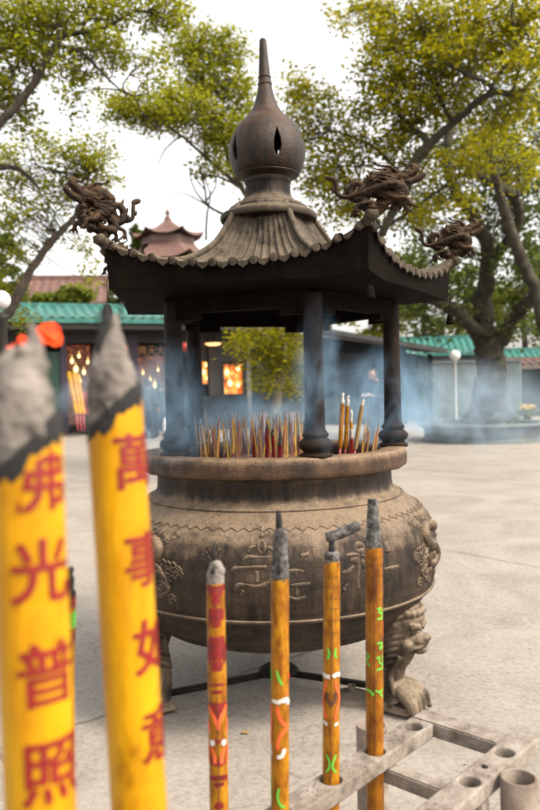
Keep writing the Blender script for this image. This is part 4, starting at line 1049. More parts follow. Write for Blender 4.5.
# nearer tree behind the right column whose boughs fill the upper right
Z2 = 10.5; tb = G(382, 390+988/Z2); tb.z = 0
t = Tree('banyan_tree', 'leaning tree behind the right column, its yellow-green boughs filling the upper right', 2); t.thick = .48
t.limb([(382, 484, Z2, 8), (385, 465, Z2, 7.2), (391, 440, Z2, 7), (392, 400, Z2, 7), (392, 370, Z2, 7), (391, 320, Z2, 7), (386, 275, Z2, 7), (378, 245, Z2, 8), (392, 215, Z2, 9), (404, 192, Z2, 10), (411, 170, Z2-.2, 11), (420, 155, Z2-.3, 11), (432, 142, Z2-.4, 9), (447, 128, Z2-.5, 8), (463, 115, Z2-.7, 7), (480, 100, Z2-.9, 6.5), (496, 93, Z2-1, 6), (513, 94, Z2-1.1, 5), (530, 84, Z2-1.2, 4), (550, 60, Z2-1.3, 3)], 16)
ls = [t.limb([(431, 144, Z2-.4, 7), (420, 134, Z2-.2, 7), (405, 124, Z2, 5.5), (398, 112, Z2+.1, 3)]),
      t.limb([(497, 93, Z2-1, 5), (486, 83, Z2-1, 4.5), (472, 77, Z2-1, 3.6), (458, 70, Z2-.8, 3), (444, 62, Z2-.7, 2.6)]),
      t.limb([(486, 97, Z2-.9, 4), (500, 74, Z2-1, 3.6), (516, 55, Z2-1.2, 3.3), (540, 42, Z2-1.3, 2.6)]),
      t.limb([(452, 122, Z2-.5, 4), (438, 95, Z2-.3, 3), (428, 70, Z2, 2.4), (425, 30, Z2, 1.8)]),
      t.limb([(405, 188, Z2, 5), (392, 165, Z2+.4, 4), (375, 148, Z2+.6, 3.4), (355, 138, Z2+.8, 2.6), (330, 130, Z2+1, 2)]),
      t.limb([(398, 112, Z2+.1, 3), (392, 85, Z2+.3, 2.6), (398, 50, Z2+.4, 2), (395, 15, Z2+.5, 1.6)]),
      t.limb([(385, 235, Z2, 4), (368, 205, Z2+.3, 3), (358, 175, Z2+.5, 2.4), (350, 150, Z2+.6, 1.8)]),
      t.limb([(390, 225, Z2, 3.5), (440, 190, Z2+.5, 3), (480, 165, Z2+.8, 3), (520, 160, Z2+1, 2.4)]),
      t.limb([(512, 94, Z2-1.1, 3.6), (520, 60, Z2-1.1, 3), (512, 20, Z2-1, 2.6), (516, -20, Z2-1, 2)])]
for l in ls: t.sprout(l, 5, .7, .014)
for (x, y, dz, rx, ry, c) in [(372, 12, .6, 22, 14, 26), (345, 14, .8, 20, 10, 12), (405, 28, .4, 36, 24, 80), (450, 22, 0, 36, 26, 85), (500, 22, -.6, 40, 28, 80), (535, 35, -1, 26, 30, 40),
                             (385, 68, .3, 26, 22, 56), (425, 75, 0, 34, 24, 85), (470, 58, -.6, 34, 20, 60), (520, 75, -1.2, 26, 20, 34), (375, 100, .4, 24, 16, 34), (410, 108, 0, 30, 18, 60), (455, 108, -.2, 24, 14, 36), (505, 118, -.6, 30, 14, 34),
                             (296, 90, 1, 14, 10, 20), (318, 105, 1, 22, 14, 36), (302, 125, 1, 18, 14, 26), (298, 158, 1, 16, 16, 24), (325, 182, 1, 22, 16, 30), (345, 205, 1, 24, 14, 26), (335, 132, .9, 24, 16, 28), (355, 150, .7, 26, 18, 34), (325, 160, .9, 20, 16, 16), (310, 190, 1, 16, 14, 9), (348, 185, .6, 24, 18, 22), (390, 145, .3, 24, 18, 40), (330, 215, .9, 24, 14, 14),
                             (440, 165, .3, 34, 20, 50), (490, 150, .6, 30, 18, 38), (530, 165, .6, 24, 20, 24), (365, 215, .5, 20, 16, 16), (410, 215, .5, 22, 16, 22), (450, 205, .6, 26, 14, 24), (395, 178, .5, 22, 14, 18)]:
    t.blob(x, y, Z2+dz, rx, ry, .55, clumps=int(c*.74), leaves=30, size=.074, cr=.24, flat=.28)
t.done(M['bark_moss'], M['leaf_y'], tb)

# tree behind the finial
Z3 = 13
tb = G(319, 390+988/Z3); tb.z = 0
t = Tree('slender_tree', 'slender pale-barked tree with light sprays of leaves behind the onion finial', 3); t.thick = .62
t.limb([(319, 466, Z3, 6), (318, 400, Z3, 5.5), (314, 330, Z3, 5.5), (290, 275, Z3, 5.5), (256, 215, Z3, 5), (246, 195, Z3, 4.5), (236, 178, Z3, 4), (228, 160, Z3, 3), (222, 130, Z3, 2.4), (224, 95, Z3, 2), (226, 60, Z3, 1.6), (215, 35, Z3, 1)])
ls = [t.limb([(240, 186, Z3, 3.4), (218, 168, Z3-.2, 3), (200, 152, Z3-.4, 2.4), (180, 135, Z3-.6, 2), (150, 118, Z3-.8, 1.5), (110, 108, Z3-1, 1)]),
      t.limb([(262, 232, Z3, 3), (225, 215, Z3, 2.2), (208, 205, Z3, 2), (205, 190, Z3, 1.4), (200, 165, Z3, .9)]),
      t.limb([(208, 206, Z3, 1.6), (198, 200, Z3, 1.2), (185, 194, Z3, .8), (170, 193, Z3, .5)]), t.limb([(206, 240, Z3-.2, 1.8), (207, 215, Z3-.2, 1.6), (210, 195, Z3-.2, 1), (203, 175, Z3-.2, .7)]),
      t.limb([(224, 100, Z3, 2), (205, 80, Z3, 1.6), (192, 60, Z3, 1.2), (180, 45, Z3, .8)]), t.limb([(230, 165, Z3, 2), (248, 145, Z3+.3, 1.6), (255, 120, Z3+.3, 1)]), t.limb([(205, 156, Z3-.4, 2), (205, 140, Z3-.3, 1.6), (212, 120, Z3-.3, 1)])]
for q in ([(240, 188, 1.6), (222, 178, 1.2), (206, 176, .8), (190, 180, .5)], [(208, 206, 1.4), (196, 192, 1), (190, 175, .6), (192, 160, .4)], [(207, 200, 1.2), (216, 185, .8), (214, 168, .5)], [(205, 190, 1), (198, 182, .7), (188, 168, .4)], [(180, 136, 1.2), (165, 150, .8), (158, 165, .5)]):
    t.limb([(x, y, Z3-.2, r*1.3) for x, y, r in q], 6)
for l in ls[:1]+ls[4:]: t.sprout(l, 5, .8, .012)
for (x, y, dz, rx, ry, c) in [(115, 108, -1, 14, 8, 14), (135, 112, -.8, 18, 10, 24), (160, 118, -.6, 22, 11, 36), (190, 112, -.4, 24, 12, 40), (215, 128, -.2, 22, 12, 34), (185, 52, 0, 16, 14, 22), (210, 48, 0, 20, 14, 28), (235, 50, 0, 16, 12, 20), (205, 75, 0, 24, 14, 34), (235, 85, 0, 18, 14, 26),
                             (225, 145, 0, 24, 12, 26), (215, 165, 0, 20, 9, 16), (240, 110, .3, 16, 12, 18), (200, 92, 0, 20, 10, 18), (250, 190, .2, 12, 10, 8), (180, 100, -.3, 24, 7, 18), (238, 130, 0, 16, 10, 14), (232, 172, 0, 14, 8, 8)]:
    t.blob(x, y, Z3+dz, rx, ry, .5, clumps=int(c*1.25), leaves=26, size=.080, cr=.27, flat=.28)
t.done(M['bark'], M['leaf_m'], tb)

# left tree, trunk outside the frame
Z4 = 8.5
tb = G(-70, 390+988/Z4); tb.z = 0
t = Tree('shade_tree', 'tall shade tree reaching in from the left edge with crooked dark branches', 4); t.thick = .68
t.limb([(-75, 506, Z4, 20), (-70, 420, Z4, 17), (-60, 330, Z4, 15), (-50, 250, Z4, 13), (-30, 180, Z4, 10), (-5, 128, Z4, 7), (15, 108, Z4, 6), (35, 82, Z4, 5.5), (46, 62, Z4, 5), (55, 46, Z4, 4.5), (63, 36, Z4, 4), (78, 33, Z4, 3.4), (100, 30, Z4, 3), (120, 20, Z4, 2.4), (135, 12, Z4, 1.8), (150, 12, Z4, 1)], 14)
ls = [t.limb([(55, 47, Z4, 3.4), (68, 48, Z4, 3), (80, 52, Z4-.1, 2.6), (92, 62, Z4-.1, 2.2), (104, 75, Z4-.2, 1.8), (118, 88, Z4-.2, 1.2), (128, 96, Z4-.2, .7)]),
      t.limb([(60, 38, Z4, 3), (57, 24, Z4, 2.5), (60, 8, Z4, 2), (70, -12, Z4, 1.6)]), t.limb([(82, 33, Z4, 2.4), (86, 18, Z4, 1.8), (92, -5, Z4, 1.4)]), t.limb([(57, 26, Z4, 2), (70, 18, Z4+.1, 1.6), (80, 5, Z4+.2, 1)]),
      t.limb([(-30, 180, Z4, 6), (-5, 168, Z4+.3, 4.5), (20, 170, Z4+.5, 3.5), (40, 190, Z4+.6, 2)]), t.limb([(36, 82, Z4, 2.6), (30, 60, Z4+.2, 2), (18, 40, Z4+.4, 1.6), (0, 22, Z4+.5, 1.2)]),
      t.limb([(-30, 290, Z4+2, 9), (0, 318, Z4+2, 7), (16, 300, Z4+2, 7), (28, 275, Z4+2, 6), (45, 250, Z4+2, 5.4), (62, 230, Z4+2, 5), (74, 218, Z4+2, 4), (84, 195, Z4+2, 3), (90, 170, Z4+2, 2)])]
for l in ls[:6]: t.sprout(l, 5, .6, .010)
for (x, y, dz, rx, ry, c) in [(15, 15, .3, 30, 20, 60), (50, 20, .2, 24, 18, 44), (5, 55, .3, 24, 22, 50), (35, 58, .2, 20, 16, 30), (85, 12, 0, 26, 14, 30), (120, 8, 0, 24, 12, 26), (155, 8, 0, 20, 12, 26), (178, 22, 0, 8, 12, 10), (165, 2, .1, 18, 10, 16), (80, 48, .1, 18, 12, 18), (110, 45, 0, 20, 12, 22), (120, 55, 0, 14, 10, 12),
                             (70, 78, .1, 18, 10, 14), (60, 65, .2, 12, 8, 8), (5, 95, .3, 22, 16, 40), (20, 115, .4, 18, 12, 22), (155, 68, -.2, 7, 12, 8), (155, 78, -.2, 8, 8, 6), (70, 105, 0, 12, 8, 6), (125, 95, -.2, 8, 5, 4),
                             (15, 165, 2, 30, 18, 38), (45, 150, 2, 20, 14, 16), (90, 150, 2, 22, 16, 34), (75, 165, 2, 24, 16, 34), (100, 172, 2, 18, 12, 22), (30, 190, 2, 30, 14, 30), (10, 215, 2, 22, 16, 28), (70, 190, 2, 26, 12, 22), (45, 215, 2, 22, 12, 12),
                             (88, 262, 2.4, 12, 26, 10), (80, 240, 2.4, 14, 18, 10), (18, 250, 2.4, 16, 16, 14), (40, 240, 2.3, 18, 12, 8), (8, 290, 2.5, 14, 22, 20), (20, 320, 2.5, 14, 12, 12)]:
    t.blob(x, y, Z4+dz, rx, ry, .4, clumps=int(c*.85), leaves=26, size=.062, cr=.20, flat=.28)
t.done(M['bark'], M['leaf_m'], tb)

# small tree seen between the columns
Z5 = 13.5; tb = G(275, 390+988/Z5); tb.z = 0
t = Tree('small_tree', 'low bushy bright green tree seen between the columns above the incense', 5)
t.limb([(276, 463, Z5, 5), (275, 430, Z5, 5), (277, 400, Z5, 4.5), (282, 375, Z5, 4), (284, 345, Z5, 3), (278, 325, Z5, 2)])
for l in ([(279, 385, Z5, 3), (262, 368, Z5, 2), (248, 355, Z5, 1.4), (235, 345, Z5, 1)], [(282, 375, Z5, 3), (298, 360, Z5, 2), (305, 340, Z5, 1.4)], [(283, 350, Z5, 2), (265, 335, Z5, 1.6), (255, 325, Z5, 1)]): t.limb(l)
for (x, y, rx, ry, c) in [(275, 335, 24, 16, 60), (245, 340, 18, 12, 30), (292, 350, 20, 18, 50), (262, 362, 22, 14, 40), (285, 375, 24, 14, 36), (268, 385, 22, 9, 18), (300, 385, 12, 12, 16), (236, 353, 12, 8, 12), (300, 325, 16, 10, 20)]:
    t.blob(x, y, Z5, rx, ry, .6, clumps=int(c*.55), leaves=24, size=.085, cr=.26, flat=.3)
t.done(mat('pale_bark', (.30, .26, .17), 12, .8), M['leaf_y'], tb)

# planter
b = MB(); b.lathe(densify([(0, .34), (1.18, .34), (1.22, .36), (1.26, .42), (1.42, .44), (1.50, .43), (1.52, .38), (1.44, .34), (1.38, .30), (1.36, .10), (1.42, .05), (1.43, .0)], .05), 96)
pl = empty('stone_planter', pc, label='low round grey stone planter with a thick lip around the banyan trunk', cat='planter')
b.build('planter_wall', mat('planter_stone', [(.3, (.07, .085, .09)), (.7, (.17, .19, .19))], 4, .8, fine=50), pl, sharp=40)
t = Tree('low_plant', 'low dark green ground plants around the banyan trunk inside the planter', 6, cat='plant')
t.pts = [(pc+Vector((0, 0, .35)), .1)]
for k in range(14):
    a = 2*PI*k/14; x = 483+math.cos(a)*38; t.blob(x, 428+math.sin(a)*2, pc.y-math.sin(a)*.95, 9, 3, .3, clumps=5, leaves=16, size=.10, cr=.18, twig=False)
t.w.tube([(pc+Vector((.5, -.5, .33)), .02), (pc+Vector((.55, -.5, .5)), .01)], 5)
t.done(M['bark'], M['leaf_d'], pc)

# far trees behind the buildings
def far_tree(x, yb, Z, wpx, hpx, leaf, label, seed, cl=60, size=.3, group=None):
    tb = G(x, 390+988/Z); tb.z = 0; t = Tree('distant_tree', label, seed, group)
    t.limb([(x, 390+988/Z, Z, wpx*.06), (x+2, 390, Z, wpx*.05), (x-1, yb+hpx*.3, Z, wpx*.04), (x, yb-hpx*.3, Z, wpx*.02)], 8)
    r = random.Random(seed)
    for k in range(9):
        t.blob(x+r.uniform(-.5, .5)*wpx, yb+r.uniform(-.5, .5)*hpx, Z+r.uniform(-1, 1), wpx*.26, hpx*.24, wpx*.26*Z/F, clumps=cl//7, leaves=30, size=size, cr=wpx*.07*Z/F, twig=False)
    return t.done(M['bark'], leaf, tb)
fd = [(330, 300, 42, 60, 70, 'leaf_s', 'hazy green tree above the dark pavilion roof, left of the right column', 31), (425, 305, 46, 70, 70, 'leaf_s', 'hazy tree behind the teal wall roof, left of the banyan trunk', 32),
      (470, 310, 50, 70, 60, 'leaf_d', 'distant dark tree straight behind the banyan trunk', 33), (525, 300, 44, 70, 80, 'leaf_s', 'distant tree over the low roof at the right edge', 34),
      (375, 320, 52, 70, 50, 'leaf_m', 'low yellowish distant tree behind the right column', 35), (132, 290, 50, 60, 40, 'leaf_d', 'dark distant tree in front of the red pavilion', 36), (60, 305, 38, 60, 26, 'leaf_s', 'low hedge-like tree behind the teal roof on the left', 37),
      (190, 285, 55, 50, 50, 'leaf_m', 'yellow-green distant tree right of the red pavilion', 38), (140, 245, 62, 14, 30, 'leaf_d', 'small blue-green conifer beside the red pavilion roof', 39), (240, 300, 48, 70, 50, 'leaf_d', 'dark distant tree hidden mostly by the burner roof', 40),
      (-20, 280, 36, 70, 90, 'leaf_d', 'distant tree at the left edge behind the shop roof', 41), (580, 290, 40, 90, 110, 'leaf_d', 'distant tree mostly outside the right edge', 42)]
for x, y, Z, w_, h_, lm, lab, sd in fd: far_tree(x, y, Z, w_, h_, M[lm], lab, sd, 150, .26)

# ------------------------------------------------------------------ buildings
M['teal'] = mat('teal_glazed_tile', [(.3, (.012, .10, .085)), (.55, (.03, .20, .165)), (.8, (.14, .33, .27))], 5, .45, .3, .02)
M['redroof'] = mat('faded_red_roof', [(.3, (.11, .055, .045)), (.7, (.20, .11, .09))], 3, .8)
M['pinkwall'] = mat('pink_wall', (.24, .15, .125), 3, .8)
M['darkwood'] = mat('dark_timber', (.018, .014, .013), 6, .6)
M['slate'] = mat('dark_slate_wall', (.020, .025, .028), 2, .8, spec=.2)
M['slate2'] = mat('grey_shutter', (.045, .053, .058), 2, .7, spec=.2)
M['hoard'] = mat('pale_hoarding', [(.3, (.10, .135, .13)), (.7, (.15, .19, .182))], 2, .6)
M['purple'] = mat('violet_post', (.05, .035, .07), 5, .6)
M['fire'] = emis('lit_shop_interior', [(.36, (.10, .012, .003)), (.5, (.75, .14, .02)), (.62, (1, .42, .08)), (.74, (1, .8, .35))], .6, 3.4)
M['dim'] = emis('dim_shop_interior', [(.42, (.01, .004, .003)), (.54, (.12, .028, .02)), (.64, (.42, .11, .04)), (.76, (.9, .45, .12))], .28, 9)
M['lamp'] = emis('warm_lamp', [(.4, (1, .40, .12)), (.6, (1, .55, .22))], .9)
M['glow'] = emis('candle_glow', [(.4, (1, .5, .1)), (.6, (1, .8, .35))], 1.0)
M['globe'] = mat('white_globe', (.75, .75, .73), 5, .3, 0)
M['pole'] = mat('white_pole', (.55, .57, .56), 5, .5)
# temple shop, left: local frame x along the front, y backwards
def local_frame(px0, Z0, yaw):
    o = P(px0, 390, Z0); o.z = 0; return o, Vector((math.cos(yaw), math.sin(yaw), 0)), Vector((-math.sin(yaw), math.cos(yaw), 0))
SO, SX, SY = local_frame(28, 22.5, R(20))
def sl_(px, py, yy=0):      # pixel -> local (x, z) on the facade plane at depth yy
    d = ray(px, py); o = Vector((0, 0, H)); t_ = ((SO+SY*yy)-o).dot(SY)/d.dot(SY); p = o+d*t_; return (p-SO).dot(SX), p.z
shop = empty('temple_shop', SO, R(20), label='single storey temple shop with teal tiled roof and glowing interior, behind the burner', cat='building')
EZ = 3.58; W0, W1 = -3.5, 9.2
def tiled_slab(mb, x0, x1, y0, z0, y1, z1, pitch_=.30, amp=.07):
    n_ = int((x1-x0)/pitch_*8); nb = len(mb.v)
    for i in range(n_+1):
        x = x0+(x1-x0)*i/n_; h = amp*math.sqrt(max(0, 1-(((x/pitch_) % 1.0-.5)*2/.6)**2)) if abs(((x/pitch_) % 1.0-.5)*2) < .6 else 0
        for q in range(9):
            t_ = q/8; y = y0+(y1-y0)*t_; z = z0+(z1-z0)*(t_**1.25)
            mb.v.append(Vector((x, y, z+h)))
    for i in range(n_):
        for q in range(8): a = nb+i*9+q; mb.face((a, a+9, a+10, a+1))
    nb2 = len(mb.v); mb.box(((x0+x1)/2, y0+.03, z0-.05), (x1-x0, .06, .14))
b = MB(); tiled_slab(b, W0, W1, 0, EZ, 2.4, EZ+.62)
tr_ = b.build('tiled_roof', M['teal'], shop, sharp=50)
b = MB(); b.box(((W0+W1)/2, 2.42, EZ+.66), (W1-W0, .16, .16)); b.build('roof_ridge', M['teal'], shop, smooth=False)
b = MB(); b.box(((W0+W1)/2, .7, EZ-.22), (W1-W0, 1.2, .16)); b.box(((W0+W1)/2, .12, EZ-.18), (W1-W0, .06, .2)); b.build('eave_soffit', M['darkwood'], shop, smooth=False)
b = MB(); b.box(((W0+W1)/2, 4.2, EZ/2), (W1-W0, .15, EZ)); b.build('back_wall', M['darkwood'], shop, smooth=False)
for xx in (W0+.1, W1-.1):
    b = MB(); b.box((xx, 2.7, EZ/2), (.15, 2.9, EZ)); b.build('side_wall', M['darkwood'], shop, smooth=False)
b = MB(); b.box(((W0+W1)/2, 4.2-.9, EZ+.05), (W1-W0, 2.0, .1)); b.build('ceiling', M['darkwood'], shop, smooth=False)
# facade pieces located from the photo (facade plane y = 1.2)
FY = 1.2
def fpanel(name, x0, y0, x1, y1, m_, yy=FY, th_=.08, parent=shop):
    ax_, az0 = sl_(x0, y1, yy); bx_, az1 = sl_(x1, y0, yy); az0 = max(az0, .0); b = MB(); b.box(((ax_+bx_)/2, yy, (az0+az1)/2), (bx_-ax_, th_, az1-az0)); return b.build(name, m_, parent, smooth=False)
fpanel('green_door', 44, 352, 63, 434, M['green_board'])
fpanel('facade_wall', 0, 326, 44, 434, M['darkwood']); fpanel('fascia_beam', 44, 326, 300, 343, M['darkwood'], FY-.02, .12)
fpanel('post', 62.5, 335, 66, 434, M['purple'], FY-.05, .12)
fpanel('post', 130, 335, 137, 434, M['purple'], FY-.05, .16)
fpanel('post', 210, 335, 214, 434, M['darkwood'], FY-.05, .16); fpanel('post', 247, 343, 250, 420, mat('grey_post', (.16, .17, .17), 5, .6), FY-.05, .12)
fpanel('wall_panel', 200, 343, 245, 362, M['darkwood'], FY+.02); fpanel('wall_panel', 244, 343, 300, 432, M['slate'], FY+.03); fpanel('wall_panel', 209, 362, 222, 432, M['darkwood'], FY+.02)
fpanel('counter', 196, 395, 246, 432, M['slate'], FY-.1, .3); fpanel('counter', 88, 405, 130, 434, M['darkwood'], FY+.2, .5)
for (x0, y0, x1, y1) in ((194, 361, 209, 384), (222, 364, 244, 394)):
    w_ = fpanel('lit_window', x0, y0, x1, y1, M['fire'], FY+.3, .04)
    for xx in (x0, x1-1.4): fpanel('window_frame', xx, y0, xx+1.4, y1, M['darkwood'], FY, .1)
    fpanel('window_frame', x0, y0-1, x1, y0+.6, M['darkwood'], FY+.001, .1); fpanel('window_frame', x0, y1-.5, x1, y1+1, M['darkwood'], FY+.001, .1)
fpanel('shop_display', 137, 356, 166, 398, M['dim'], FY+.9, .1); fpanel('shop_display', 68, 345, 90, 425, M['dim'], FY+1.3, .1)
# three gilt characters over the display
for ch, px in (('佛', 142), ('天', 152), ('大', 161)):
    me = text_mesh(ch, .34); x_, z_ = sl_(px, 351, FY-.12); o = bpy.data.objects.new('gilt_character', me); COL.objects.link(o); o.parent = shop
    me.materials.append(mat('gilt_'+str(px), (.45, .20, .05), 5, .4)); o.location = (x_, FY-.09, z_); o.rotation_euler = (R(90), 0, 0)
    sm_ = o.modifiers.new('s', 'SOLIDIFY'); sm_.thickness = .02
for (x, y, r) in ((72, 361, .06), (79, 356, .05), (84, 372, .06), (76, 369, .08), (80, 381, .05), (134, 389, .06), (155, 385, .07), (160, 390, .06), (150, 380, .05), (143, 373, .04), (158, 370, .04), (88, 362, .05), (199, 370, .06), (204, 372, .06), (227, 372, .07), (238, 368, .07), (238, 385, .06), (230, 383, .08), (206, 365, .05), (207, 378, .05)):
    x_, z_ = sl_(x, y, FY+.15); b = MB(); b.ball((0, 0, 0), r, 12, 8, (1, 1, 1.35)); b.tube([(Vector((0, 0, r*1.2)), .01), (Vector((0, 0, r*1.2+.1)), .01)], 5)
    b.tube([(Vector((0, 0, -r*1.25)), r*.45), (Vector((0, 0, -r*1.45)), r*.45)], 8)
    o = b.build('hanging_lantern', M['glow'], None); o.location = SO+SX*x_+SY*(FY+.15)+Vector((0, 0, z_)); tag(o, 'small glowing lantern inside the dark temple shop', 'lantern', 'glowing lanterns in the temple shop')
def disc_lamp(px, py, wpx, parent_plane_y, label):
    x_, z_ = sl_(px, py, parent_plane_y); r = wpx/2*24/F; rt_ = empty('ceiling_lamp', SO+SX*x_+SY*parent_plane_y+Vector((0, 0, z_)), label=label, cat='lamp')
    b = MB(); b.lathe([(0, -.06), (r*.6, -.05), (r*.95, -.01), (r, .02), (r*.9, .03)], 24); b.build('glowing_bowl', M['lamp'], rt_)
    b = MB(); b.lathe([(r*.85, .035), (r*.5, .09), (.03, .11), (.02, .35), (0, .35)], 24); b.build('lamp_cap', M['darkwood'], rt_)
disc_lamp(213, 344, 17, FY-.6, 'round orange ceiling lamp under the shop eave, above the lit windows')
disc_lamp(338, 353, 11, 5.5, 'round warm ceiling lamp under the dark pavilion roof on the right')
# sales rack with yellow joss bundles leaning in the doorway
x_, z_ = sl_(76, 425, .5)
def loc_s(px, py, yy): a_, z__ = sl_(px, py, yy); return SO+SX*a_+SY*yy+Vector((0, 0, z__))
for i, (xa, xb, ya, lab) in enumerate(((67, 72.5, 372, 'leftmost tall yellow joss bundle leaning in the shop doorway'), (72, 76, 372, 'second yellow joss bundle from the green door'), (75.5, 79.5, 374, 'third yellow joss bundle in the shop doorway'))):
    top = loc_s(xa+1.5, ya, .75); bot = loc_s(xb+4, 414, .45); leg = loc_s(xb+5.5, 431, .35)
    rt_ = empty('joss_bundle', leg, label=lab, cat='joss sticks'); b = MB(); b.tube([(bot-leg, .07), (top-leg, .07)], 12); b.build('yellow_wrapper', M['yellow'], rt_, sharp=50)
    b = MB(); b.tube([(Vector((0, 0, 0)), .03), (bot-leg, .03)], 8); b.build('stem', IM['bamboo'], rt_)
for i, px in enumerate((80, 84, 87.5)):
    top = loc_s(px, 392, .8); leg = loc_s(px+3, 430, .5); bot = top.lerp(leg, .6); rt_ = empty('joss_bundle', leg, label='%s red joss bundle beside the yellow ones in the doorway' % ('first', 'second', 'third')[i], cat='joss sticks')
    b = MB(); b.tube([(bot-leg, .055), (top-leg, .055)], 12); b.build('red_wrapper', mat('orange_red_wrap%d' % i, (.45, .06, .03), 20, .5), rt_, sharp=50); b = MB(); b.tube([(Vector((0, 0, 0)), .03), (bot-leg, .03)], 8); b.build('stem', M['darkwood'], rt_)
for i, (px, py, rr_) in enumerate(((112, 347, .16), (122, 349, .15), (185, 347, .15))):
    p_ = loc_s(px, py, .35); rt_ = empty('paper_lantern', p_, label='%s red paper lantern hanging under the shop eave' % ('first', 'second', 'dim third')[i], cat='lantern')
    b = MB(); b.lathe([(.05, rr_*1.0), (.6*rr_, rr_*.85), (rr_, rr_*.3), (rr_, -rr_*.3), (.6*rr_, -rr_*.85), (.05, -rr_)], 20); b.build('paper_shade', mat('lantern_red%d' % i, (.40, .03, .02), 5, .6), rt_)
    b = MB(); b.tube([(Vector((0, 0, rr_)), .01), (Vector((0, 0, rr_+.35)), .01)], 5); b.tube([(Vector((0, 0, -rr_)), .03), (Vector((0, 0, -rr_-.2)), .015)], 6); b.build('cord', M['darkwood'], rt_)
# red mat strip and bench / boxes before the shop
c0_ = loc_s(172, 434, -.2); b = MB(); b.box((0, 0, .01), (5.2, 1.0, .02)); o = b.build('red_mat', mat('faded_red_mat', (.36, .15, .11), 4, .9), smooth=False); o.location = (c0_.x+.4, c0_.y, 0); o.rotation_euler = (0, 0, R(20)); tag(o, 'faded red mat strip on the ground before the temple shop', 'mat')
def box_thing(name, label, cat, x, ybase, Z, w_, h_, d_2, m_, legs=False):
    p = P(x, 390, Z); rt_ = empty(name, (p.x, p.y, 0), label=label, cat=cat)
    if legs:
        b = MB(); b.box((0, 0, h_-.04), (w_, d_2, .07), bev=.01); b.build('top_board', m_, rt_, smooth=False)
        for sx in (-1, 1):
            for sy in (-1, 1): b = MB(); b.box((sx*(w_/2-.06), sy*(d_2/2-.05), (h_-.08)/2), (.05, .05, h_-.08)); b.build('leg', m_, rt_, smooth=False)
    else:
        b = MB(); b.box((0, 0, h_/2+.05), (w_, d_2, h_), bev=.02); b.build('panel', m_, rt_, smooth=False)
        for sx in (-1, 1): b = MB(); b.box((sx*(w_/2-.08), 0, .025), (.08, d_2*1.4, .05)); b.build('foot_block', M['darkwood'], rt_, smooth=False)
    return rt_
box_thing('bench', 'grey bench with thin legs in front of the lit shop window', 'bench', 236, 430, 19, 1.1, .75, .4, M['slate2'], True)
pw = mat('pink_board', (.40, .26, .24), 4, .8)
box_thing('notice_board', 'pale pink low board left of the small bushy tree trunk', 'board', 258, 430, 18.5, .45, .70, .12, pw)
box_thing('notice_board', 'pale pink low board right of the small bushy tree trunk', 'board', 293, 430, 18.5, .30, .70, .12, pw)

# dark pavilion, right
DO = P(312, 390, 27); DO.z = 0
pav = empty('dark_pavilion', DO, label='dark open shed-roofed pavilion behind the right-hand columns, half veiled by smoke', cat='building')
ux = P(434, 390, 27).x-DO.x
b = MB()
xs = [(-.8, 3.45), (ux+.3, 2.42)]
n0 = 0
for (x, z) in xs:
    for y in (-.9, 5):
        for dz in (0, .16): b.v.append(Vector((x, y, z+dz+(y+.9)*.06)))
for f_ in ((0, 1, 3, 2), (4, 6, 7, 5), (0, 4, 5, 1), (2, 3, 7, 6), (0, 2, 6, 4), (1, 5, 7, 3)): b.face(f_)
b.build('roof', mat('pavilion_roof', (.06, .065, .065), 3, .7), pav, smooth=False)
def dwall(name, px0, px1, ztop0, ztop1, y, m_, z0=0, th_=.1):
    x0 = P(px0, 390, 27+y).x-DO.x; x1 = P(px1, 390, 27+y).x-DO.x; b = MB()
    for (x, zt) in ((x0, ztop0), (x1, ztop1)):
        for yy in (y, y+th_):
            for z in (z0, zt): b.v.append(Vector((x, yy, z)))
    for f_ in ((0, 1, 3, 2), (4, 6, 7, 5), (0, 4, 5, 1), (2, 3, 7, 6), (0, 2, 6, 4), (1, 5, 7, 3)): b.face(f_)
    return b.build(name, m_, pav, smooth=False)
dwall('wall', 300, 404, 3.3, 2.7, .3, M['slate']); dwall('grey_shutter', 334, 372, 2.6, 2.5, .22, M['slate2'], .1, .05)
dwall('post', 403, 407, 2.75, 2.7, -.3, M['slate'], 0, .15); dwall('post', 429, 433, 2.45, 2.4, -.3, M['slate'], 0, .15); dwall('back_wall', 404, 434, 2.7, 2.45, 3.6, M['slate'])
dwall('beam', 330, 434, 2.95, 2.42, -.32, M['slate'], 2.38, .1) if 0 else None
for cx_, ch in ((365, '香'), (372, '客')):
    pass
t = Tree('potted_shrub', 'green shrub standing in the open bay of the dark pavilion', 51, cat='shrub'); tb = G(417, 425); tb.z = 0
t.limb([(417, 425, 28.2, 1.5), (417, 405, 28.2, 1), (416, 385, 28.2, .6)]); 
for (x, y) in ((416, 385), (418, 398), (412, 408), (422, 375), (420, 412)): t.blob(x, y, 28.2, 8, 10, .3, clumps=12, leaves=22, size=.14, cr=.2)
t.done(M['bark'], M['leaf_d'], tb)

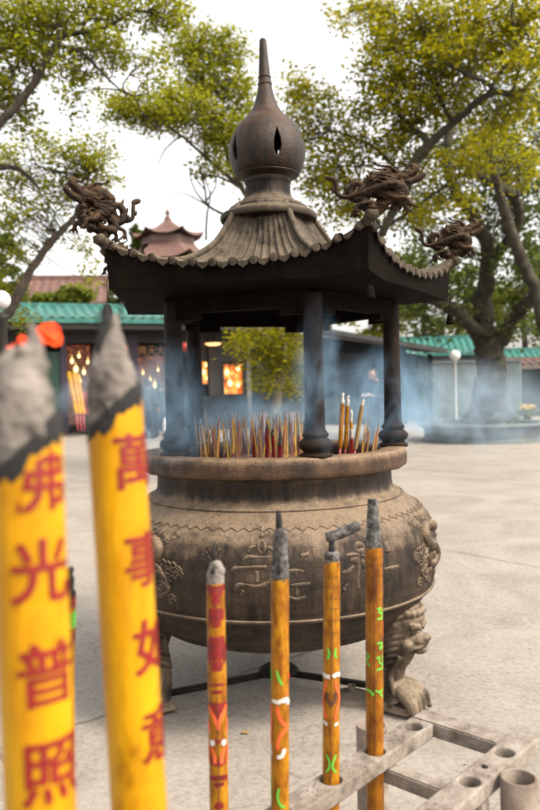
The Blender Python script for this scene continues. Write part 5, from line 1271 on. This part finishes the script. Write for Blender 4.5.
# pale hoarding, lamp, wall with teal roof, low red-brown building
hb = P(475, 390, 29); hd = empty('hoarding', (hb.x, hb.y, 0), label='pale green-white ribbed hoarding wall behind the banyan trunk', cat='wall')
xw0 = P(431, 390, 29).x-hb.x; xw1 = P(521, 390, 29).x-hb.x
b = MB(); nx = 60; top = 1.3+23*29/F
for i in range(nx*2+1):
    x = xw0+(xw1-xw0)*i/(nx*2); dy = -.012 if (i//2) % 2 else .012
    b.v += [Vector((x, dy, .05)), Vector((x, dy, top))]
for i in range(nx*2): b.face((2*i, 2*i+2, 2*i+3, 2*i+1))
hp_ = b.build('ribbed_sheet', M['hoard'], hd, smooth=False); sm_ = hp_.modifiers.new('s', 'SOLIDIFY'); sm_.thickness = .02
for k in range(8):
    b = MB(); b.box((xw0+(xw1-xw0)*k/7, .06, top/2), (.07, .08, top+.02)); b.build('post', M['hoard'], hd, smooth=False)
b = MB(); b.box(((xw0+xw1)/2, 0, top+.04), (xw1-xw0, .12, .06)); b.build('top_rail', M['hoard'], hd, smooth=False)
lp_ = G(456, 424); lz = lp_.y; lt = empty('street_lamp', (lp_.x, lp_.y, 0), label='white globe lamp on a slim white post before the pale hoarding', cat='lamp')
gz = P(456.5, 355.5, lz).z
b = MB(); b.lathe([(.0, .0), (.14, .0), (.14, .06), (.06, .10), (.045, .2), (.042, gz-.22), (.06, gz-.2), (.08, gz-.15), (.0, gz-.15)], 20); b.build('post', M['pole'], lt)
b = MB(); b.ball((0, 0, gz), .185, 32, 20); b.build('globe', M['globe'], lt)
# globe lamp by the left edge, nearer
gp = P(1.0, 300, 6); lt = empty('street_lamp', (gp.x, gp.y, 0), label='frosted globe lamp on a post cut by the left edge', cat='lamp')
b = MB(); b.lathe([(.0, .0), (.14, .0), (.14, .06), (.05, .10), (.04, gp.z-.15), (.07, gp.z-.12), (.0, gp.z-.12)], 20); b.build('post', M['darkwood'], lt); b = MB(); b.ball((0, 0, gp.z), .075, 32, 20); b.build('globe', M['globe'], lt)
def wall_roof(px0, px1, ytop, Z, label, name='walled_building', hz_=.8, m_=None, wallm=None, yaw=0):
    a = P(px0, ytop, Z); c = P(px1, ytop, Z); rt_ = empty(name, ((a.x+c.x)/2, Z, 0), yaw, label=label, cat='building'); w_ = c.x-a.x
    z1 = (a.z+c.z)/2; z0 = z1-hz_; b = MB(); tiled_slab(b, -w_/2, w_/2, -.8, z0, .6, z1, .32, .08); b.build('tiled_roof', m_ or M['teal'], rt_, sharp=50)
    b = MB(); b.box((0, .6, z1+.05), (w_, .2, .2)); b.build('roof_ridge', m_ or M['teal'], rt_, smooth=False)
    b = MB(); b.box((0, .2, (z0-.1)/2), (w_, .8, z0-.1)); b.build('wall', wallm or mat('grey_wall', (.16, .16, .15), 2, .8), rt_, smooth=False); return rt_
wall_roof(396, 484, 338, 38, 'long low building with pale teal tiled roof left of the banyan trunk', yaw=R(-4))
wall_roof(498, 580, 350, 36, 'low building with teal tiled roof at the right edge', yaw=R(3))
wall_roof(500, 570, 360, 31, 'low hut with faded red-brown roof and dark wall at the right edge', m_=mat('brown_roof', (.20, .13, .11), 3, .8), wallm=M['slate2'], hz_=.25)
tp_ = P(446, 313, 45); lt = empty('mast', (tp_.x, tp_.y, 0), label='thin pale mast rising behind the teal roof left of the banyan', cat='mast')
b = MB(); b.tube([(Vector((0, 0, 0)), .12), (Vector((0, 0, tp_.z)), .10)], 10); b.build('pole', M['pole'], lt); b = MB(); b.box((0, 0, tp_.z+.06), (.5, .3, .12)); b.build('lamp_head', M['pole'], lt, smooth=False)
# yellow-flowered pot
fp = G(527, 424); t = Tree('flowering_plant', 'small potted plant with yellow flowers before the dark hut at the right edge', 52, cat='plant'); fp.z = 0
t.limb([(527, 424, fp.y, 5), (527, 418, fp.y, 4), (527, 412, fp.y, 1)]); t.blob(527, 411, fp.y, 8, 5, .3, clumps=16, leaves=20, size=.12, cr=.16)
o = t.done(M['bark'], M['leaf_s'], fp)
b = MB(); r_ = random.Random(3)
for k in range(26): b.ball(P(527+r_.uniform(-7, 7), 407+r_.uniform(-2, 2), fp.y-.3)-fp, .055, 8, 6, (1, 1, .6))
b.build('blossoms', mat('yellow_petals', (.75, .48, .06), 10, .6), o)
# far red pavilion with two roofs
rp = P(172, 390, 60); rv = empty('red_pavilion', (rp.x, rp.y, 0), R(0), label='distant pavilion with a faded red double roof rising left of the burner roof', cat='building')
def hroof(mb, w0, z0, w1, z1, n_=8, lift=.5):
    rings_ = 10; nb = len(mb.v); m8 = n_*10
    for j in range(rings_+1):
        t_ = j/rings_; w_ = w0+(w1-w0)*t_; z = z0+(z1-z0)*(t_**.75 if 0 else (1-(1-t_)**.8)*.4+t_**1.6*.6)
        for k in range(m8):
            a = 2*PI*k/m8; ph = ((k % 10)/10-.5)*2; corner = abs(ph)**3; rad = w_*math.cos(PI/n_)/math.cos(((k/10+.0) % 1-.5)*2*PI/n_)
            mb.v.append(Vector((math.cos(a)*rad, math.sin(a)*rad, z+lift*corner*(1-t_)**3)))
    for j in range(rings_):
        for k in range(m8): A = nb+j*m8+k; B = nb+j*m8+(k+1) % m8; mb.face((A, B, B+m8, A+m8))
s60 = 60/F
b = MB(); hroof(b, 36*s60, 1.3+(390-237)*s60, 1.0*s60, 1.3+(390-217)*s60*1.0, 6, .5); b.build('upper_roof', M['redroof'], rv, sharp=35)
b = MB(); hroof(b, 52*s60, 1.3+(390-263)*s60, 26*s60, 1.3+(390-243)*s60, 6, .6); b.build('lower_roof', M['redroof'], rv, sharp=35)
b = MB(); b.lathe([(26*s60, 1.3+(390-244)*s60), (26*s60, 1.3+(390-237)*s60)], 6); b.build('upper_wall', M['pinkwall'], rv, smooth=False)
b = MB(); b.lathe([(40*s60, 0), (40*s60, 1.3+(390-262)*s60)], 6); b.build('wall', M['pinkwall'], rv, smooth=False)
b = MB(); zz = 1.3+(390-218)*s60; b.lathe([(.0, zz+.9), (.08, zz+.7), (.22, zz+.5), (.1, zz+.3), (.25, zz+.1), (.3, zz-.1)], 16); b.build('finial', M['redroof'], rv)
lb = P(66, 390, 48); ro = empty('red_roofed_hall', (lb.x, lb.y, 0), R(8), label='long faded red roofed hall beyond the teal shop roof on the left', cat='building')
s48 = 48/F; b = MB(); tiled_slab(b, -48*s48, 44*s48, -2, 1.3+88*s48, 1.5, 1.3+(390-272)*s48, .5, .06); b.build('tiled_roof', M['redroof'], ro, sharp=50)
b = MB(); b.box((-2*s48, 1.5, 1.3+(390-271)*s48), (92*s48, .3, .4)); b.build('roof_ridge', M['redroof'], ro, smooth=False)
b = MB(); b.box((-2*s48, .8, (1.3+86*s48)/2), (88*s48, 3, 1.3+86*s48)); b.build('wall', mat('cream_wall', (.22, .18, .15), 2, .8), ro, smooth=False)

# ------------------------------------------------------------------ people
def person(loc, face, label, pose, top, trousers, hair, height=1.68, head_tilt=.3):
    rt_ = empty('person', loc, face, label=label, cat='person'); s = height/1.68
    def V(x, y, z): return Vector((x, y, z))*s      # faces -y
    skin = M['skin']; b = MB()
    def T(p, seg=12, n=4): b.tube(smooth_path([(V(*q[:3]), q[3]*s) for q in p], n), seg)
    hx, hy, hz_ = pose['head']
    T([(0, 0, .86, .12), (0, .01, 1.0, .115), (0, .01, 1.2, .125), (0, .01, 1.36, .12), (0, .0, 1.42, .07), (hx*.4, hy*.4, 1.47, .05), (hx, hy, hz_-.05, .052)])
    b.ball(V(hx, hy, hz_), .098*s, 16, 12, (.82, .95, 1.12)); b.ball(V(hx, hy-.045, hz_-.06), .055*s, 12, 8, (.9, .9, 1)); b.ball(V(hx, hy-.098, hz_-.01), .016*s, 8, 6, (.8, 1.2, 1.4))
    for sx in (-1, 1):
        b.ball(V(hx+sx*.08, hy+.01, hz_-.005), .022*s, 8, 6, (.5, 1, 1.4)); b.ball(V(hx+sx*.033, hy-.082, hz_+.012), .014*s, 8, 6)
    b.ball(V(hx, hy-.09, hz_-.052), .018*s, 8, 6, (1.5, .6, .5))
    for sx, (el, ha) in ((-1, pose['l']), (1, pose['r'])):
        T([(sx*.09, .01, 1.36, .06), (sx*.17, .01, 1.36, .056), (*el, .042), (*ha, .028)])
        e, h_ = Vector(el), Vector(ha); d = (h_-e).normalized(); sd_ = Vector((sx, 0, .2)); sd_ = (sd_-d*sd_.dot(d)).normalized(); pn = d.cross(sd_)
        pc_ = h_+d*.045; b.tube([(h_*s, .026*s), (pc_*s, .036*s), ((h_+d*.09)*s, .03*s)], 10)
        for k in range(4):
            o_ = h_+d*.085+sd_*(k-1.5)*.019; Lf = (.065, .075, .07, .055)[k]; b.tube([(o_*s, .0095*s), ((o_+d*Lf*.55+pn*.01)*s, .0088*s), ((o_+d*Lf*.85+pn*.03)*s, .007*s)], 6)
        o_ = h_+d*.03-sd_*.03; b.tube([(o_*s, .011*s), ((o_+d*.03-sd_*.02)*s, .010*s), ((o_+d*.06-sd_*.024+pn*.01)*s, .008*s)], 6)
    for sx in (-1, 1): T([(sx*.06, 0, .9, .09), (sx*.09, .0, .86, .095), (sx*.095, -.01, .5, .062), (sx*.10, .01, .28, .055), (sx*.10, .02, .09, .04), (sx*.10, .0, .05, .042)]); T([(sx*.10, .03, .045, .04), (sx*.105, -.06, .035, .042), (sx*.11, -.14, .025, .03)])
    o = b.build('body', skin, rt_); remesh(o, .011 if 1 else .02, 1, skin)
    b = MB(); b.tube(smooth_path([(V(0, 0, .80), .155*s), (V(0, .01, 1.0), .148*s), (V(0, .01, 1.2), .155*s), (V(0, .01, 1.34), .15*s), (V(0, .0, 1.405), .10*s), (V(0, 0, 1.44), .07*s)], 4), 16)
    for sx, (el, ha) in ((-1, pose['l']), (1, pose['r'])):
        hh = Vector(el).lerp(Vector(ha), .8); b.tube(smooth_path([(V(sx*.10, .01, 1.35), .085*s), (V(sx*.175, .01, 1.345), .078*s), (V(*el), .06*s), (hh*s, .05*s)], 4), 12)
    o = b.build('jacket', top, rt_); remesh(o, .012, 2, top)
    b = MB()
    for sx in (-1, 1): b.tube(smooth_path([(V(sx*.05, 0, .92), .12*s), (V(sx*.09, 0, .82), .115*s), (V(sx*.095, -.01, .5), .08*s), (V(sx*.10, .01, .28), .075*s), (V(sx*.10, .01, .08), .072*s)], 4), 14)
    o = b.build('trousers', trousers, rt_); remesh(o, .012, 1, trousers)
    b = MB(); b.ball(V(hx, hy+.022, hz_+.022), .104*s, 16, 12, (.90, .95, 1.05)); b.ball(V(hx, hy+.06, hz_-.05), .07*s, 12, 8)
    for v_ in range(len(b.v)):
        q = b.v[v_]
        if q.y < (hy-.03)*s and q.z < (hz_+.065)*s: q.y = (hy-.0)*s
    b.build('hair', hair, rt_)
    for sx in (-1, 1): b = MB(); b.tube(smooth_path([(V(sx*.10, .055, .05), .045*s), (V(sx*.104, -.05, .045), .05*s), (V(sx*.11, -.15, .032), .036*s)], 4), 12); b.build('shoe', hair, rt_)
    return rt_
M['skin'] = mat('skin', (.42, .24, .17), 12, .5, 0); M['hair'] = mat('black_hair', (.012, .010, .010), 30, .5, .3)
M['blackcloth'] = mat('black_cloth', (.013, .014, .016), 20, .8, .3); M['bluecloth'] = mat('blue_grey_cloth', (.035, .05, .065), 20, .8, .3); M['jeans'] = mat('dark_jeans', (.02, .027, .04), 20, .8, .3)
z_p = 15; q = P(376, 390, z_p)
person((q.x, q.y, 0), R(-40), 'person in black jacket looking down at a white paper held in both hands', dict(head=(-.02, -.10, 1.56), l=((-.25, -.02, 1.10), (-.10, -.27, 1.13)), r=((.24, -.02, 1.10), (.06, -.27, 1.15))), M['blackcloth'], M['blackcloth'], M['hair'])
b = MB(); b.box((0, 0, 0), (.16, .11, .006), Matrix.Rotation(R(35), 3, 'X')); o = b.build('paper_sheet', M['white'], smooth=False)
rot_ = Matrix.Rotation(R(-40), 3, 'Z'); o.location = Vector((q.x, q.y, 0))+rot_ @ Vector((-.02, -.36, 1.165)); o.rotation_euler = (0, 0, R(-40)); tag(o, 'small white sheet of paper held by the person in black', 'paper')
z_p = 21.5; q = P(148, 390, z_p)
person((q.x, q.y, 0), R(160), 'person in blue-grey jacket walking toward the shop, left of the left column', dict(head=(0, -.02, 1.57), l=((-.26, .03, 1.10), (-.27, -.05, .86)), r=((.26, .03, 1.10), (.27, -.12, .88))), M['bluecloth'], M['jeans'], M['hair'])
z_p = 22; q = P(156, 390, z_p)
person((q.x+.05, q.y+.3, 0), R(200), 'person in dark clothes standing close behind the one in blue-grey', dict(head=(0, -.02, 1.57), l=((-.26, .03, 1.10), (-.27, -.05, .86)), r=((.26, .0, 1.10), (.15, -.25, 1.05))), M['jeans'], M['blackcloth'], M['hair'], 1.60)
q = P(164.5, 405, 20.5); b = MB(); b.lathe([(0, -.28), (.09, -.28), (.07, .1), (.02, .32), (0, .33)], 14); o = b.build('folded_umbrella', M['white']); 
o.location = (q.x, q.y, .28+.02); tag(o, 'folded white umbrella standing by the left column, before the shop', 'umbrella')

# ------------------------------------------------------------------ smoke
def smoke_mat(name, dens_, scale, thr=.45, stretch=(1, 1, .6), seed=0, soft=.35, dist=1.2, col=(.62, .78, .95)):
    m = bpy.data.materials.new(name); m.use_nodes = True; n = m.node_tree; n.nodes.clear(); out = n.nodes.new('ShaderNodeOutputMaterial')
    pv = N(n, 'ShaderNodeVolumePrincipled'); pv.inputs['Color'].default_value = (*col, 1); pv.inputs['Anisotropy'].default_value = .2
    n.links.new(pv.outputs[0], out.inputs['Volume'])
    tc = N(n, 'ShaderNodeTexCoord'); geo = N(n, 'ShaderNodeNewGeometry'); mp = N(n, 'ShaderNodeMapping'); mp.inputs['Scale'].default_value = stretch; mp.inputs['Location'].default_value = (seed, seed*.7, 0)
    n.links.new(geo.outputs['Position'], mp.inputs[0]); f = noise(n, mp.outputs[0], scale, 4, .6, dist)
    ln = N(n, 'ShaderNodeVectorMath', operation='LENGTH'); n.links.new(tc.outputs['Object'], ln.inputs[0])
    fo = math_(n, 'SUBTRACT', 1.0, ln.outputs['Value'], True); fo = math_(n, 'MULTIPLY', fo, 1/soft, True)
    d = math_(n, 'MULTIPLY', math_(n, 'SUBTRACT', f, thr, True), dens_*5); d = math_(n, 'MULTIPLY', d, fo)
    n.links.new(d, pv.inputs['Density']); return m
def smoke(x, y, Z, rx, ry, rz, m_, name='smoke', tilt=0):
    b = MB(); b.ball((0, 0, 0), 1, 24, 16); o = b.build(name, m_); o.location = P(x, y, Z); o.scale = (rx*Z/F, rz, ry*Z/F); o.rotation_euler = (0, R(tilt), 0); tag(o, kind='stuff'); return o
SM = smoke_mat('incense_smoke', 3.4, 5, .46, seed=1, dist=2.2, col=(.42, .68, .95)); SM2 = smoke_mat('drifting_smoke', .30, .8, .47, seed=4, dist=2.2, stretch=(1, .6, .9), col=(.55, .74, .92)); SM3 = smoke_mat('near_smoke', 5, 14, .42, seed=2)
smoke(172, 405, 2.95, 44, 72, .32, SM); smoke(255, 425, 3.35, 70, 38, .3, SM); smoke(318, 378, 2.85, 30, 85, .2, SM); smoke(385, 400, 3.5, 60, 60, .4, SM)
smoke(470, 405, 13, 80, 52, 3.5, SM2); smoke(330, 420, 11, 150, 26, 2.5, SM2); smoke(130, 400, 12, 80, 40, 2.5, SM2)
smoke(12, 450, .78, 34, 36, .06, SM3)

# ------------------------------------------------------------------ render settings
sc.view_settings.view_transform = 'Standard'; sc.view_settings.look = 'None'; sc.view_settings.gamma = 1; sc.view_settings.use_curve_mapping = False
sc.view_settings.exposure = 1.6
sc.render.engine = 'CYCLES'; sc.cycles.use_denoising = True; sc.cycles.use_adaptive_sampling = True; sc.cycles.adaptive_threshold = .015
sc.cycles.max_bounces = 7; sc.cycles.volume_bounces = 1; sc.cycles.transparent_max_bounces = 12
